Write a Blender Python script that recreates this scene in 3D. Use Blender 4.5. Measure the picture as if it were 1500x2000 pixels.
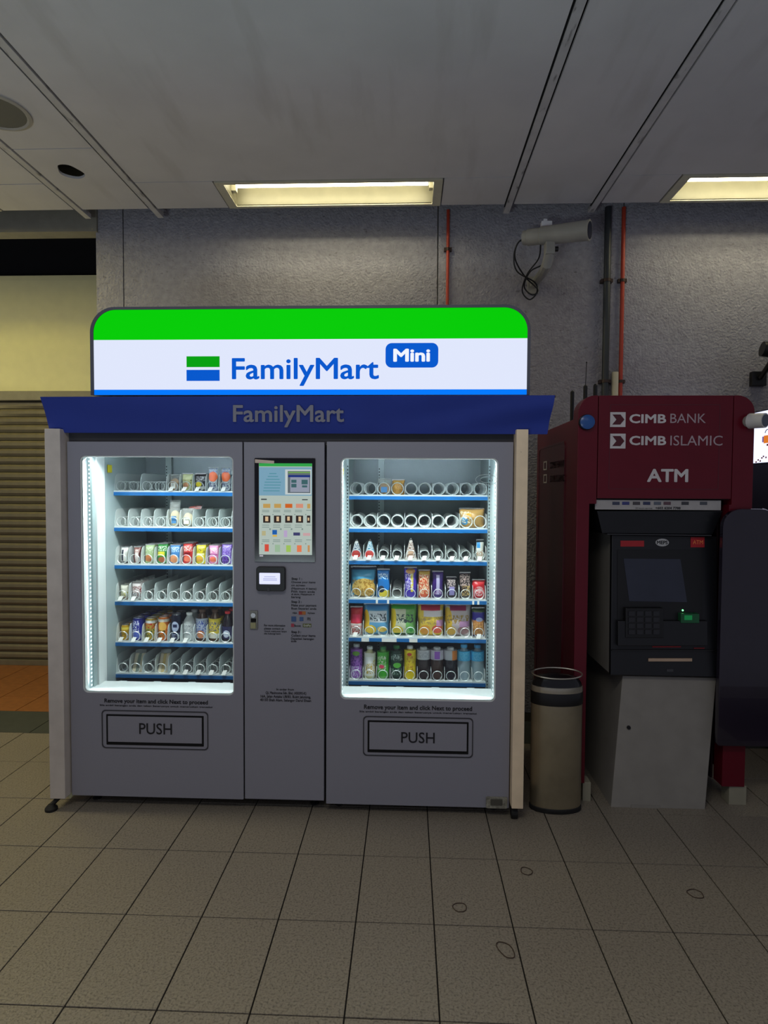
import bpy, bmesh, math, random
from mathutils import Vector, Matrix, Euler
from math import sin, cos, pi, radians
random.seed(7)
S = bpy.context.scene
for o in list(bpy.data.objects): bpy.data.objects.remove(o)
C = S.collection

# ---------------------------------------------------------------- camera
FPX, CH = 1200.0, 1.62
ROT = (Matrix.Rotation(radians(2.24), 3, 'Z') @ Matrix.Rotation(pi/2-radians(2.15), 3, 'X') @ Matrix.Rotation(radians(.3), 3, 'Z'))
cd = bpy.data.cameras.new('camera'); cam = bpy.data.objects.new('camera', cd); C.objects.link(cam)
cam.location = (0, 0, CH); cam.rotation_euler = ROT.to_euler()
cd.sensor_fit = 'VERTICAL'; cd.sensor_height = 36; cd.lens = FPX/2000*36; cd.clip_start = .05
S.camera = cam
# ---------------------------------------------------------------- world, exposure
S.view_settings.view_transform = 'Standard'; S.view_settings.look = 'None'
S.view_settings.exposure = 0; S.view_settings.gamma = 1; S.view_settings.use_curve_mapping = False
w = bpy.data.worlds.new('hall_air'); S.world = w; w.use_nodes = True
w.node_tree.nodes['Background'].inputs[0].default_value = (.74, .77, .93, 1)
w.node_tree.nodes['Background'].inputs[1].default_value = .215
def area(name, loc, size, size_y, energy, col, rot=(0, 0, 0)):
    l = bpy.data.lights.new(name, 'AREA'); l.shape = 'RECTANGLE'; l.size = size; l.size_y = size_y
    l.energy = energy; l.color = col
    o = bpy.data.objects.new(name, l); C.objects.link(o); o.location = loc; o.rotation_euler = rot
    return o
# ceiling lamps of the hall behind the viewer, and an added fill light
area('hall_lamp', (-.4, .3, 3.5), 1.25, .25, 25, (1, .93, .8))
area('hall_lamp', (-3.3, 3.0, 3.5), 1.25, .25, 36, (1, .9, .55))
area('ceiling_fill_light', (-1.4, -1.2, .6), .9, .8, 60, (.8, .95, 1), (radians(180), 0, 0))  # unseen light added to brighten the ceiling from below
area('shop_lamp', (-4.3, 4.7, 1.3), .5, .9, 26, (1, .88, .42), (radians(-150), radians(-30), 0))
area('hall_lamp', (1.4, -.6, 3.5), 1.25, .25, 5, (.85, .85, 1))

# ---------------------------------------------------------------- photo measuring: pixel ray to a plane of the place
def ray(x, y): return ROT @ Vector(((x-750)/FPX, -(y-1000)/FPX, -1))
def PY(x, y, Y): d = ray(x, y); return Vector((0, 0, CH)) + d*(Y/d.y)
def PZ(x, y, Z=0): d = ray(x, y); return Vector((0, 0, CH)) + d*((Z-CH)/d.z)
def X(x, Y, y=1000): return PY(x, y, Y).x
def Z(y, Y, x=700): return PY(x, y, Y).z

# ---------------------------------------------------------------- materials
def lin(c):
    return tuple(((v/255)/12.92 if v/255 <= .04045 else ((v/255+.055)/1.055)**2.4) for v in c)
MATS = {}
def base_mat(name):
    m = bpy.data.materials.new(name); m.use_nodes = True
    n = m.node_tree.nodes; return m, n, m.node_tree.links, n['Principled BSDF']
def mat(name, rgb, rough=.5, metal=0, var=.08, scale=12, bump=0, bscale=80, spec=.5, stains=None, bdist=.01, coat=0):
    if name in MATS: return MATS[name]
    m, n, L, b = base_mat(name)
    c = lin(rgb); tc = n.new('ShaderNodeTexCoord'); nz = n.new('ShaderNodeTexNoise')
    nz.inputs['Scale'].default_value = scale; nz.inputs['Detail'].default_value = 5
    L.new(tc.outputs['Object'], nz.inputs['Vector'])
    r = n.new('ShaderNodeValToRGB'); L.new(nz.outputs['Fac'], r.inputs[0])
    r.color_ramp.elements[0].position = .3; r.color_ramp.elements[1].position = .7
    r.color_ramp.elements[0].color = (*[v*(1-var) for v in c], 1); r.color_ramp.elements[1].color = (*[min(1, v*(1+var)) for v in c], 1)
    out = r.outputs[0]
    if stains:
        sc, col, lo, hi, stretch = stains
        mp = n.new('ShaderNodeMapping'); mp.inputs['Scale'].default_value = stretch; L.new(tc.outputs['Object'], mp.inputs[0])
        n2 = n.new('ShaderNodeTexNoise'); n2.inputs['Scale'].default_value = sc; n2.inputs['Detail'].default_value = 6; L.new(mp.outputs[0], n2.inputs['Vector'])
        r2 = n.new('ShaderNodeValToRGB'); r2.color_ramp.elements[0].position = lo; r2.color_ramp.elements[1].position = hi
        r2.color_ramp.elements[0].color = (0, 0, 0, 1); r2.color_ramp.elements[1].color = (1, 1, 1, 1); L.new(n2.outputs['Fac'], r2.inputs[0])
        mx = n.new('ShaderNodeMix'); mx.data_type = 'RGBA'; L.new(r2.outputs[0], mx.inputs[0]); L.new(out, mx.inputs[6]); mx.inputs[7].default_value = (*lin(col), 1); out = mx.outputs[2]
    L.new(out, b.inputs['Base Color'])
    b.inputs['Roughness'].default_value = rough; b.inputs['Metallic'].default_value = metal; b.inputs['Specular IOR Level'].default_value = spec
    b.inputs['Coat Weight'].default_value = coat
    if bump:
        n3 = n.new('ShaderNodeTexNoise'); n3.inputs['Scale'].default_value = bscale; n3.inputs['Detail'].default_value = 4; L.new(tc.outputs['Object'], n3.inputs['Vector'])
        bp = n.new('ShaderNodeBump'); bp.inputs['Strength'].default_value = bump; bp.inputs['Distance'].default_value = bdist
        L.new(n3.outputs['Fac'], bp.inputs['Height']); L.new(bp.outputs[0], b.inputs['Normal'])
    MATS[name] = m; return m
def emit(name, rgb, s=1.0):
    if name in MATS: return MATS[name]
    m, n, L, b = base_mat(name); b.inputs['Specular IOR Level'].default_value = .05; b.inputs['Roughness'].default_value = .6
    b.inputs['Base Color'].default_value = (.005, .005, .005, 1); b.inputs['Emission Color'].default_value = (*lin(rgb), 1); b.inputs['Emission Strength'].default_value = s
    MATS[name] = m; return m
def pane_mat(name, tint=(1, 1, 1), gloss=.06):
    m = bpy.data.materials.new(name); m.use_nodes = True; n = m.node_tree.nodes; L = m.node_tree.links
    n.remove(n['Principled BSDF']); t = n.new('ShaderNodeBsdfTransparent'); t.inputs[0].default_value = (*tint, 1)
    g = n.new('ShaderNodeBsdfGlossy'); g.inputs['Roughness'].default_value = .03
    f = n.new('ShaderNodeFresnel'); f.inputs[0].default_value = 1.45
    mx = n.new('ShaderNodeMixShader'); L.new(f.outputs[0], mx.inputs[0]); L.new(t.outputs[0], mx.inputs[1]); L.new(g.outputs[0], mx.inputs[2])
    L.new(mx.outputs[0], n['Material Output'].inputs[0]); MATS[name] = m; return m
def film_mat(name, tint, op=.35):
    m, n, L, b = base_mat(name); b.inputs['Base Color'].default_value = (*lin(tint), 1); b.inputs['Alpha'].default_value = op; b.inputs['Roughness'].default_value = .15
    MATS[name] = m; return m
def printmat(name, base, shapes=(), rough=.3, speck=None, metal=0, alpha=None):
    """flat print on packaging: rectangles, ellipses and broken-up patches in the pack's own generated coordinates"""
    if name in MATS: return MATS[name]
    m, n, L, b = base_mat(name); tc = n.new('ShaderNodeTexCoord'); sp = n.new('ShaderNodeSeparateXYZ'); L.new(tc.outputs['Generated'], sp.inputs[0])
    def M(op, a, c, d=None):
        q = n.new('ShaderNodeMath'); q.operation = op
        for i, v in enumerate((a, c, d)):
            if v is None: continue
            if isinstance(v, (int, float)): q.inputs[i].default_value = v
            else: L.new(v, q.inputs[i])
        return q.outputs[0]
    nz = n.new('ShaderNodeTexNoise'); nz.inputs['Scale'].default_value = 6; L.new(tc.outputs['Generated'], nz.inputs['Vector'])
    rgb = n.new('ShaderNodeRGB'); rgb.outputs[0].default_value = (*lin(base), 1); cur = rgb.outputs[0]
    for sh in shapes:
        k, cx, cz, rx, rz, col = sh
        dx = M('DIVIDE', M('SUBTRACT', sp.outputs[0], cx), rx); dz = M('DIVIDE', M('SUBTRACT', sp.outputs[2], cz), rz)
        if k == 'e': f = M('LESS_THAN', M('ADD', M('MULTIPLY', dx, dx), M('MULTIPLY', dz, dz)), 1)
        else: f = M('MULTIPLY', M('LESS_THAN', M('ABSOLUTE', dx, 0), 1), M('LESS_THAN', M('ABSOLUTE', dz, 0), 1))
        if k == 'n':
            n4 = n.new('ShaderNodeTexNoise'); n4.inputs['Scale'].default_value = 14; n4.inputs['Detail'].default_value = 1; L.new(tc.outputs['Generated'], n4.inputs['Vector'])
            f = M('MULTIPLY', f, M('GREATER_THAN', n4.outputs['Fac'], .52))
        mx = n.new('ShaderNodeMix'); mx.data_type = 'RGBA'; L.new(f, mx.inputs[0]); L.new(cur, mx.inputs[6]); mx.inputs[7].default_value = (*lin(col), 1); cur = mx.outputs[2]
    L.new(cur, b.inputs['Base Color']); b.inputs['Roughness'].default_value = rough; b.inputs['Metallic'].default_value = metal
    bp = n.new('ShaderNodeBump'); bp.inputs['Strength'].default_value = .25; bp.inputs['Distance'].default_value = .004; L.new(nz.outputs['Fac'], bp.inputs['Height']); L.new(bp.outputs[0], b.inputs['Normal'])
    if alpha: b.inputs['Alpha'].default_value = alpha
    MATS[name] = m; return m

# ---------------------------------------------------------------- mesh building
class MB:
    def __init__(s): s.v = []; s.f = []; s.m = []
    def add(s, vs, fs, mi=0):
        k = len(s.v); s.v += [tuple(v) for v in vs]; s.f += [tuple(i+k for i in f) for f in fs]; s.m += [mi]*len(fs); return s
    def box(s, x0, x1, y0, y1, z0, z1, mi=0):
        return s.hexa([(x0, y0, z0), (x1, y0, z0), (x1, y1, z0), (x0, y1, z0), (x0, y0, z1), (x1, y0, z1), (x1, y1, z1), (x0, y1, z1)], mi)
    def hexa(s, p, mi=0):
        return s.add(p, [(0, 3, 2, 1), (4, 5, 6, 7), (0, 1, 5, 4), (1, 2, 6, 5), (2, 3, 7, 6), (3, 0, 4, 7)], mi)
    def prism(s, pts, y0, y1, mi=0, axis='y'):
        """polygon of (a,b) extruded along an axis: 'y' -> (a,t,b), 'x' -> (t,a,b), 'z' -> (a,b,t)"""
        q = {'y': lambda a, b, t: (a, t, b), 'x': lambda a, b, t: (t, a, b), 'z': lambda a, b, t: (a, b, t)}[axis]
        n = len(pts)
        return s.add([q(a, b, y0) for a, b in pts]+[q(a, b, y1) for a, b in pts],
                     [tuple(range(n)), tuple(range(2*n-1, n-1, -1))]+[((i+1) % n, i, n+i, n+(i+1) % n) for i in range(n)], mi)
    def ring(s, A, B, y0, y1, mi=0, axis='y'):
        q = {'y': lambda a, b, t: (a, t, b), 'x': lambda a, b, t: (t, a, b), 'z': lambda a, b, t: (a, b, t)}[axis]
        n = len(A); vs = [q(a, b, y0) for a, b in A]+[q(a, b, y0) for a, b in B]+[q(a, b, y1) for a, b in A]+[q(a, b, y1) for a, b in B]; fs = []
        for i in range(n):
            j = (i+1) % n
            fs += [(i, j, n+j, n+i), (2*n+j, 2*n+i, 3*n+i, 3*n+j), (j, i, 2*n+i, 2*n+j), (n+i, n+j, 3*n+j, 3*n+i)]
        return s.add(vs, fs, mi)
    def lathe(s, prof, c=(0, 0, 0), n=20, mi=0, sx=1, sy=1, cap=True):
        vs = []; fs = []
        for r, z in prof:
            for i in range(n): a = 2*pi*i/n; vs.append((c[0]+r*cos(a)*sx, c[1]+r*sin(a)*sy, c[2]+z))
        for k in range(len(prof)-1):
            for i in range(n): j = (i+1) % n; fs.append((k*n+i, k*n+j, (k+1)*n+j, (k+1)*n+i))
        if cap: fs += [tuple(range(n-1, -1, -1)), tuple(range((len(prof)-1)*n, len(prof)*n))]
        return s.add(vs, fs, mi)
    def tube(s, pts, r, n=8, mi=0, closed=False):
        pts = [Vector(p) for p in pts]; m = len(pts); vs = []; fs = []; rs = r if isinstance(r, (list, tuple)) else [r]*m
        up = Vector((0, 0, 1)); prev = None
        for i, p in enumerate(pts):
            t = (pts[(i+1) % m]-pts[i-1]) if (closed or 0 < i < m-1) else ((pts[1]-pts[0]) if i == 0 else (pts[-1]-pts[-2])); t.normalize()
            if prev is None:
                a = t.cross(up) if abs(t.z) < .9 else t.cross(Vector((1, 0, 0)))
            else: a = prev-t*prev.dot(t)
            a.normalize(); prev = a; b = t.cross(a)
            for k in range(n): g = 2*pi*k/n; vs.append(p+(a*cos(g)+b*sin(g))*rs[i])
        for i in range(m if closed else m-1):
            for k in range(n): l = (k+1) % n; i2 = (i+1) % m; fs.append((i*n+k, i*n+l, i2*n+l, i2*n+k))
        if not closed: fs += [tuple(range(n-1, -1, -1)), tuple(range((m-1)*n, m*n))]
        return s.add(vs, fs, mi)
def rr(x0, x1, z0, z1, r, n=6, rt=None):
    rt = r if rt is None else rt; P = []
    for cx, cz, a0, q in ((x1-r, z0+r, -90, r), (x1-rt, z1-rt, 0, rt), (x0+rt, z1-rt, 90, rt), (x0+r, z0+r, 180, r)):
        for i in range(n+1): a = radians(a0+90*i/n); P.append((cx+q*cos(a), cz+q*sin(a)))
    return P
WP = {}
def mesh(name, mb, mats, off=Vector((0, 0, 0)), smooth=False, bevel=0):
    me = bpy.data.meshes.new(name); me.from_pydata([Vector(v)-off for v in mb.v], [], mb.f)
    bm = bmesh.new(); bm.from_mesh(me)
    for f, mi in zip(bm.faces, mb.m): f.material_index = mi; f.smooth = smooth
    bmesh.ops.recalc_face_normals(bm, faces=bm.faces)
    if bevel: bmesh.ops.bevel(bm, geom=[e for e in bm.edges if len(e.link_faces) == 2 and e.calc_face_angle(0) > .6], offset=bevel, segments=2, affect='EDGES', profile=.6, clamp_overlap=True)
    bm.to_mesh(me); bm.free()
    for m in (mats if isinstance(mats, (list, tuple)) else [mats]): me.materials.append(m)
    if smooth:
        try: me.set_sharp_from_angle(angle=radians(35))
        except Exception: pass
    return me
def place(me, name, parent=None, at=None):
    """link a (shared) mesh; 'at' is its world origin"""
    o = bpy.data.objects.new(name, me); C.objects.link(o); p = Vector((0, 0, 0)) if at is None else Vector(at)
    if parent is not None:
        o.parent = parent; base = WP[parent.name]
        p = base.copy() if at is None else p
        o.location = p-base
    else: o.location = p
    WP[o.name] = p; return o
def part(name, mb, mats, parent, smooth=False, bevel=0, label=None):
    """mesh given in world coordinates, hung under its thing"""
    base = WP[parent.name]; o = place(mesh(name, mb, mats, base, smooth, bevel), name, parent)
    if label: o['label'] = label
    return o
def tag(o, label=None, cat=None, group=None, kind=None):
    for k, v in (('label', label), ('category', cat), ('group', group), ('kind', kind)):
        if v: o[k] = v
    return o
def thing(name, loc, label, cat, group=None):
    o = bpy.data.objects.new(name, None); C.objects.link(o); o.location = loc; o.empty_display_size = .05; WP[o.name] = Vector(loc); return tag(o, label, cat, group)
def solo(name, mb, mats, label, cat, group=None, smooth=False, bevel=0):
    c = sum((Vector(v) for v in mb.v), Vector())/len(mb.v); c.z = min(v[2] for v in mb.v)
    return tag(place(mesh(name, mb, mats, c, smooth, bevel), name, None, c), label, cat, group)
def struct(name, mb, mats, smooth=False, bevel=0): return tag(place(mesh(name, mb, mats, smooth=smooth, bevel=bevel), name), kind='structure')
def copy_tree(o, parent=None, d=None):
    c = o.copy(); C.objects.link(c)
    if parent: c.parent = parent
    if d is not None: c.location = o.location+Vector(d)
    for ch in [q for q in C.objects if q.parent == o]: copy_tree(ch, c)
    return c
def text_raw(s, off=0, shear=0, spacing=1):
    cu = bpy.data.curves.new('t', 'FONT'); cu.body = s; cu.offset = off; cu.extrude = 0; cu.shear = shear; cu.space_character = spacing; cu.resolution_u = 3; cu.align_x = 'CENTER'
    o = bpy.data.objects.new('t', cu); C.objects.link(o); bpy.context.view_layer.update()
    me = bpy.data.meshes.new_from_object(o.evaluated_get(bpy.context.evaluated_depsgraph_get()))
    vs = [v.co.copy() for v in me.vertices]; fs = [tuple(p.vertices) for p in me.polygons]
    bpy.data.objects.remove(o); bpy.data.meshes.remove(me); bpy.data.curves.remove(cu); return vs, fs
CAP = max(v.y for v in text_raw('H')[0])
def bold(s, off, shear=0, spacing=1):
    vs, fs = text_raw(s, 0, shear, spacing)
    if off <= 0: return vs, fs
    n = len(vs); dirs = [(0, 0)]+[(off*cos(a), off*sin(a)) for a in [k*pi/4 for k in range(8)]]
    return [v+Vector((dx, dy, k)) for k, (dx, dy) in enumerate(dirs) for v in vs], [tuple(i+n*k for i in f) for k in range(len(dirs)) for f in fs]
def text_mb(s, x0, x1, zb, cap, Y, off=0, mb=None, shear=0, spacing=1, align=None, side=False):
    """text on a wall facing -Y between x0 and x1 (baseline zb, capital height cap)"""
    vs, fs = bold(s, off, shear, spacing); a = min(v.x for v in vs); b = max(v.x for v in vs); k = cap/(CAP+2*off)
    kx = (x1-x0)/(b-a); mb = mb or MB()
    P = [(x0+(v.x-a)*kx, Y-.00012*v.z, zb+(v.y+off)*k) for v in vs]
    if side: P = [(Y, -p[0], p[2]) for p in P]
    return mb.add(P, fs)
def lettering(s, x0, x1, y0, y1, Y, m, parent, off=0, name='lettering', px=None, **kw):
    """x0,x1,y0(cap top),y1(baseline) in photo pixels on the plane Y"""
    xm = (x0+x1)/2; zb = Z(y1, Y, xm); zt = Z(y0, Y, xm)
    return part(name, text_mb(s, X(x0, Y, y1), X(x1, Y, y1), zb, zt-zb, Y, off, **kw), m, parent)
def qd(mb, x0, x1, y0, y1, Y, mi=0, t=.0015):
    """thin plate of thickness t at plane Y, given by photo pixels"""
    xm = (x0+x1)/2; return mb.box(X(x0, Y, (y0+y1)/2), X(x1, Y, (y0+y1)/2), Y-t, Y, Z(y1, Y, xm), Z(y0, Y, xm), mi)

# ================================================================ SETTING
M_tile = mat('floor_tile_glaze', (138, 130, 118), .42, var=.14, scale=110, bump=.4, bscale=140, bdist=.004, stains=(130, (104, 97, 88), .5, .66, (1, 1, 1)))
M_tileo = mat('orange_tile_glaze', (150, 96, 52), .45, var=.15, scale=20)
M_tiled = mat('grey_strip_glaze', (70, 74, 70), .5, var=.1)
M_grout = mat('dark_grout', (30, 26, 22), .9)
M_wall = mat('roughcast_plaster', (158, 156, 164), .85, var=.12, scale=25, bump=.8, bscale=60, bdist=.02, stains=(30, (125, 122, 126), .62, .75, (1, 1, 2)))
M_ceil = mat('ceiling_board', (200, 197, 198), .75, var=.05, scale=3, bump=.05, stains=(2.2, (178, 174, 172), .55, .85, (3, .5, 1)))
M_bar = mat('ceiling_bar_paint', (190, 187, 187), .6, stains=(8, (70, 66, 64), .6, .75, (4, 1, 1)))
M_dark = mat('dark_void_paint', (18, 18, 24), .95)
M_slot = mat('black_gap', (8, 8, 10), .95)
M_beam = mat('beam_concrete', (140, 136, 124), .9, bump=.2)
M_beige = mat('beige_board', (226, 222, 180), .6, var=.03)
M_slat = mat('shutter_steel', (125, 118, 98), .45, metal=.2, var=.1, bump=.05)

RY = [1.819-.4165*k for k in range(1, 0, -1)]+[1.819+.4165*k for k in range(0, 8)]
CW = .2923; CX0 = -1.062
ysplit = PZ(100, 1433).y                      # where the grey strip crosses
fl = struct('floor', MB().box(-5.2, 4.4, 1.1, 6.2, -.05, -.006), M_grout)
def tile_mesh(name, w, d, m): return mesh(name, MB().box(0, w, 0, d, -.006, 0), m, bevel=.0015)
tm = tile_mesh('tile', CW-.005, .4165-.005, M_tile); cnt = 0
for j, y0 in enumerate(RY):
    if y0+.41 > ysplit+.25: continue
    for i in range(-11, 17):
        x0 = CX0+CW*i
        ymid = y0+.2
        if abs(x0+CW/2+.04*ymid) > ymid*.66+.95: continue
        o = place(tm, 'tile', fl, (x0+.0025, y0+.0025, random.uniform(-.0006, .0004))); cnt += 1
ye = [y for y in RY if y+.41 <= ysplit+.25][-1]+.4165
yo = PZ(100, 1390).y
sm = tile_mesh('tile', .6, max(.1, yo-ye-.006), M_tiled); om = tile_mesh('tile', .29, .29, M_tileo)
for i in range(12): place(sm, 'tile', fl, (-4.3+.605*i, ye+.003, 0))
for j in range(5):
    for i in range(12): place(om, 'tile', fl, (-4.6+.295*i, yo+.003+.295*j, 0))

# the rest of the floor, out of view
part('screed', MB().box(-5.2, 4.2, 1.1, RY[0]-.01, -.006, -.001), M_tile, fl)

CZ = 3.52
ce = struct('ceiling', MB().box(-7, 7, -3, 4.16, CZ+.25, CZ+.3).box(-7, 7, 4.16, 6.2, 4.45, 4.5).box(-7, 7, 4.14, 4.16, CZ+.28, 4.5), M_dark)
BX = [-2.27, -1.75, .66, 1.235]; YJ, YE = 3.84, 4.2
def panel(x0, x1, y0, y1, hole=None):
    mb = MB(); g = .004
    if hole:
        cx, cy, rx, ry = hole; n = 28; B = []; A = []
        for i in range(n):
            a = 2*pi*i/n; c, s = cos(a), sin(a); q = 1+.12*sin(3*a)
            B.append((cx+rx*c*q, cy+ry*s)); t = min((x1-g-cx if c > 0 else cx-x0-g)/max(abs(c), 1e-6), (y1-g-cy if s > 0 else cy-y0-g)/max(abs(s), 1e-6)); A.append((cx+t*c, cy+t*s))
        for cxn, cyn in ((x0+g, y0+g), (x0+g, y1-g), (x1-g, y0+g), (x1-g, y1-g)):
            k = min(range(n), key=lambda i: (A[i][0]-cxn)**2+(A[i][1]-cyn)**2); A[k] = (cxn, cyn)
        mb.ring(A, B, CZ, CZ+.015, axis='z')
    else: mb.box(x0+g, x1-g, y0+g, y1-g, CZ, CZ+.015)
    part('ceiling_panel', mb, M_ceil, ce)
b0 = .028
strips = [(-6, BX[0]-b0), (BX[0]+b0, BX[1]-b0), (BX[1]+b0, BX[2]-b0), (BX[2]+b0, BX[3]-b0), (BX[3]+b0, 6)]
for k, (a, b) in enumerate(strips):
    panel(a, b, -2.6, .35)
    if k == 1: panel(a, b, .35, 3.45); panel(a, b, 3.45, YE, hole=(-2.047, 3.70, .07, .085))
    elif k == 3: panel(a, b, .35, YE)
    else: panel(a, b, .35, YJ)
FX = [(-1.225, .205), (1.64, 3.05), (-4.2, -2.80)]
panel(strips[2][0], FX[0][0], YJ, YE); panel(FX[0][1], strips[2][1], YJ, YE)
panel(strips[4][0], FX[1][0], YJ, YE); panel(FX[1][1], 6, YJ, YE)
panel(FX[2][1], strips[0][1], YJ, YE); panel(-6, FX[2][0], YJ, YE)
for x in BX:
    tb = part('ceiling_bar', MB().box(x-.02, x+.02, -2.6, 4.33, CZ-.004, CZ+.03), M_bar, ce, bevel=.002)
    part('bar_groove', MB().box(x-.0265, x-.0205, -2.6, 4.25, CZ+.004, CZ+.012), M_slot, tb)

# back wall: a block of roughcast slabs
WY = 4.45
wb = struct('wall_back', MB().box(X(188, WY, 600)+.01, 6, WY+.03, 5.75, 0, 4.45), M_beam)
jx = [X(188, WY, 600), X(241, WY, 500), X(855, WY, 500), X(1217, WY, 500), 6]
for a, b in zip(jx[:-1], jx[1:]): part('wall_slab', MB().box(a+.004, b-.004, WY, WY+.03, 0, 4.44), M_wall, wb)
# hall beyond at the left: beam, dark gap, beige board, roller shutter
SY = PZ(60, 1298).y
zb0, zb1, zs1 = Z(540, SY, 90), Z(765, SY, 90), Z(783, SY, 90)
struct('wall_left', MB().box(-6.5, jx[0], SY+.12, SY+.2, 0, 4.45), M_dark)
struct('trim_1', MB().box(-6.5, jx[0]+.02, WY-.02, WY+.1, Z(455, WY, 90), 4.45), M_beam)
bb = struct('trim_2', MB().box(-6.5, jx[0], SY-.03, SY+.1, zb1, zb0), M_beige, bevel=.004)
struct('trim_3', MB().box(-6.5, jx[0], SY-.06, SY+.1, zs1, zb1-.004), M_beam)
d1 = tag(place(mesh('door_1', MB().box(-6.5, jx[0]-.005, SY+.05, SY+.1, 0, zs1), M_dark), 'door_1'), kind='structure')
N = 33; zb = .05; sp = (zs1-zb)/N
pts = [(0, 0), (-.006, .004), (-.022, sp*.35), (-.022, sp*.7), (-.006, sp-.006), (0, sp-.003), (.01, sp-.003), (.01, 0)]
slm = mesh('slat', MB().prism(pts, -3.2, 0, axis='x'), M_slat)
for k in range(N): place(slm, 'slat', d1, (jx[0]-.02, SY, zb+sp*k))
part('bottom_rail', MB().box(-5.6, jx[0]-.01, SY-.03, SY+.03, 0, zb), M_slat, d1, bevel=.004)

# ---------------------------------------------------------------- fluorescent ceiling lamps
M_fix = mat('lamp_enamel', (190, 185, 165), .5); M_tin = mat('lamp_reflector', (120, 116, 98), .5)
def ceiling_lamp(x0, x1, label, mt, warm):
    t = thing('ceiling_lamp', ((x0+x1)/2, 4.02, CZ), label, 'lamp')
    fx0, fx1, fy0, fy1 = x0+.004, x1-.004, 3.845, 4.196
    part('frame', MB().ring(rr(fx0, fx1, fy0, fy1, .002, 1), rr(fx0+.055, fx1-.055, fy0+.028, fy1-.028, .002, 1), CZ-.006, CZ+.006, axis='z'), M_fix, t, bevel=.001)
    ix0, ix1, iy0, iy1 = fx0+.055, fx1-.055, fy0+.028, fy1-.028; h = .13
    part('reflector', MB().box(ix0-.01, ix0, iy0, iy1, CZ, CZ+h).box(ix1, ix1+.01, iy0, iy1, CZ, CZ+h).box(ix0, ix1, iy0-.01, iy0, CZ, CZ+h).box(ix0, ix1, iy1, iy1+.01, CZ, CZ+h).box(ix0, ix1, iy0, iy1, CZ+h, CZ+h+.01), M_tin, t)
    for y in (3.945, 4.06):
        tu = part('tube', MB().tube([(ix0+.03, y, CZ+.085), (ix1-.03, y, CZ+.085)], .018, 12), mt, t, smooth=True)
        for x in (ix0+.012, ix1-.012): part('tube_cap', MB().box(x-.012, x+.018, y-.02, y+.02, CZ+.04, CZ+.13), M_fix, tu)
    return t
ceiling_lamp(*FX[0], 'long recessed fluorescent ceiling lamp glowing above the lit sign', emit('tube_glow', (255, 246, 205), 17), 0)
ceiling_lamp(*FX[1], 'recessed fluorescent ceiling lamp at the right edge above the red kiosk', emit('tube_glow', (255, 246, 205), 17), 0)
ceiling_lamp(*FX[2], 'yellowish recessed ceiling lamp at the far left above the roller shutter', emit('yellow_tube_glow', (255, 236, 120), 40), 1)

# ceiling speaker
sc = Vector((-2.10, 3.10, CZ)); t = thing('ceiling_speaker', sc, 'round grey speaker grille set in the ceiling at the far left', 'speaker')
part('rim', MB().lathe([(.165, 0), (.165, -.008), (.15, -.012), (.14, -.004), (.14, 0)], sc, 32, cap=False), mat('speaker_rim', (165, 160, 150), .5), t, smooth=True)
part('grille', MB().lathe([(.141, 0), (.141, -.005), (.001, -.005)], sc, 32), mat('speaker_grille', (92, 92, 90), .6, var=.3, scale=400), t)

# ---------------------------------------------------------------- wall pipes
M_red = mat('red_pipe_paint', (178, 62, 42), .45); M_pd = mat('dark_pipe_paint', (48, 52, 56), .45); M_cl = mat('clamp_steel', (70, 55, 50), .5, .5); M_cream = mat('cream_pvc', (205, 198, 170), .5)
def pipe(px, y0, y1, r, m, label, clamps, name='wall_pipe'):
    Y = WY-r-.012; x = X(px, Y, (y0+y1)/2); z0, z1 = Z(y1, Y, px), Z(y0, Y, px); t = thing(name, (x, Y, z0), label, 'pipe')
    part('tube', MB().tube([(x, Y, z0), (x, Y, z1)], r, 12), m, t, smooth=True)
    for cy in clamps:
        z = Z(cy, Y, px); part('clamp', MB().box(x-r-.016, x+r+.016, Y-.004, WY, z-.012, z+.012).lathe([(r+.005, -.01), (r+.005, .01)], (x, Y, z), 12), M_cl, t)
pipe(872, 410, 1180, .011, M_red, 'thin red pipe on the wall just right of the ceiling lamp', (487,))
pipe(1181, 405, 1180, .024, M_pd, 'thick dark grey pipe running up the wall beside a red one', (548, 745), )
pipe(1211, 405, 1180, .014, M_red, 'red pipe up the wall right of the thick dark pipe', (548, 745))
pipe(1197, 727, 1180, .024, M_cream, 'short cream pipe rising behind the top of the red kiosk', ())
# ---------------------------------------------------------------- bullet camera on the wall
M_cam = mat('camera_grey', (150, 148, 142), .45); M_blk = mat('black_plastic', (14, 14, 16), .4); M_cab = mat('cable_black', (16, 17, 22), .5)
A = PY(1030, 464, 4.12); B = PY(1148, 450, 3.93); ax = (B-A).normalized()
t = thing('security_camera', PY(1042, 556, WY), 'long grey bullet camera on a bent wall bracket above the sign', 'camera')
part('housing', MB().tube([A, A+ax*.005, A+ax*.09, A+ax*.095, B-ax*.01, B], [.045, .052, .052, .056, .061, .061], 20), M_cam, t, smooth=True)
part('rear_cap', MB().tube([A-ax*.03, A-ax*.025, A, A+ax*.002], [.03, .045, .045, .045], 20), M_cam, t, smooth=True)
part('lens_hood', MB().tube([B, B+ax*.012], .063, 20), M_cam, t, smooth=True); part('lens', MB().tube([B+ax*.012, B+ax*.014], .052, 20), mat('lens_glass', (15, 17, 35), .1), t)
c1 = A.lerp(B, .38)+Vector((0, 0, -.05)); w1 = PY(1042, 556, WY-.02)
part('bracket_head', MB().box(c1.x-.03, c1.x+.03, c1.y-.035, c1.y+.035, c1.z-.08, c1.z+.0), M_cam, t, bevel=.008)
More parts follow.
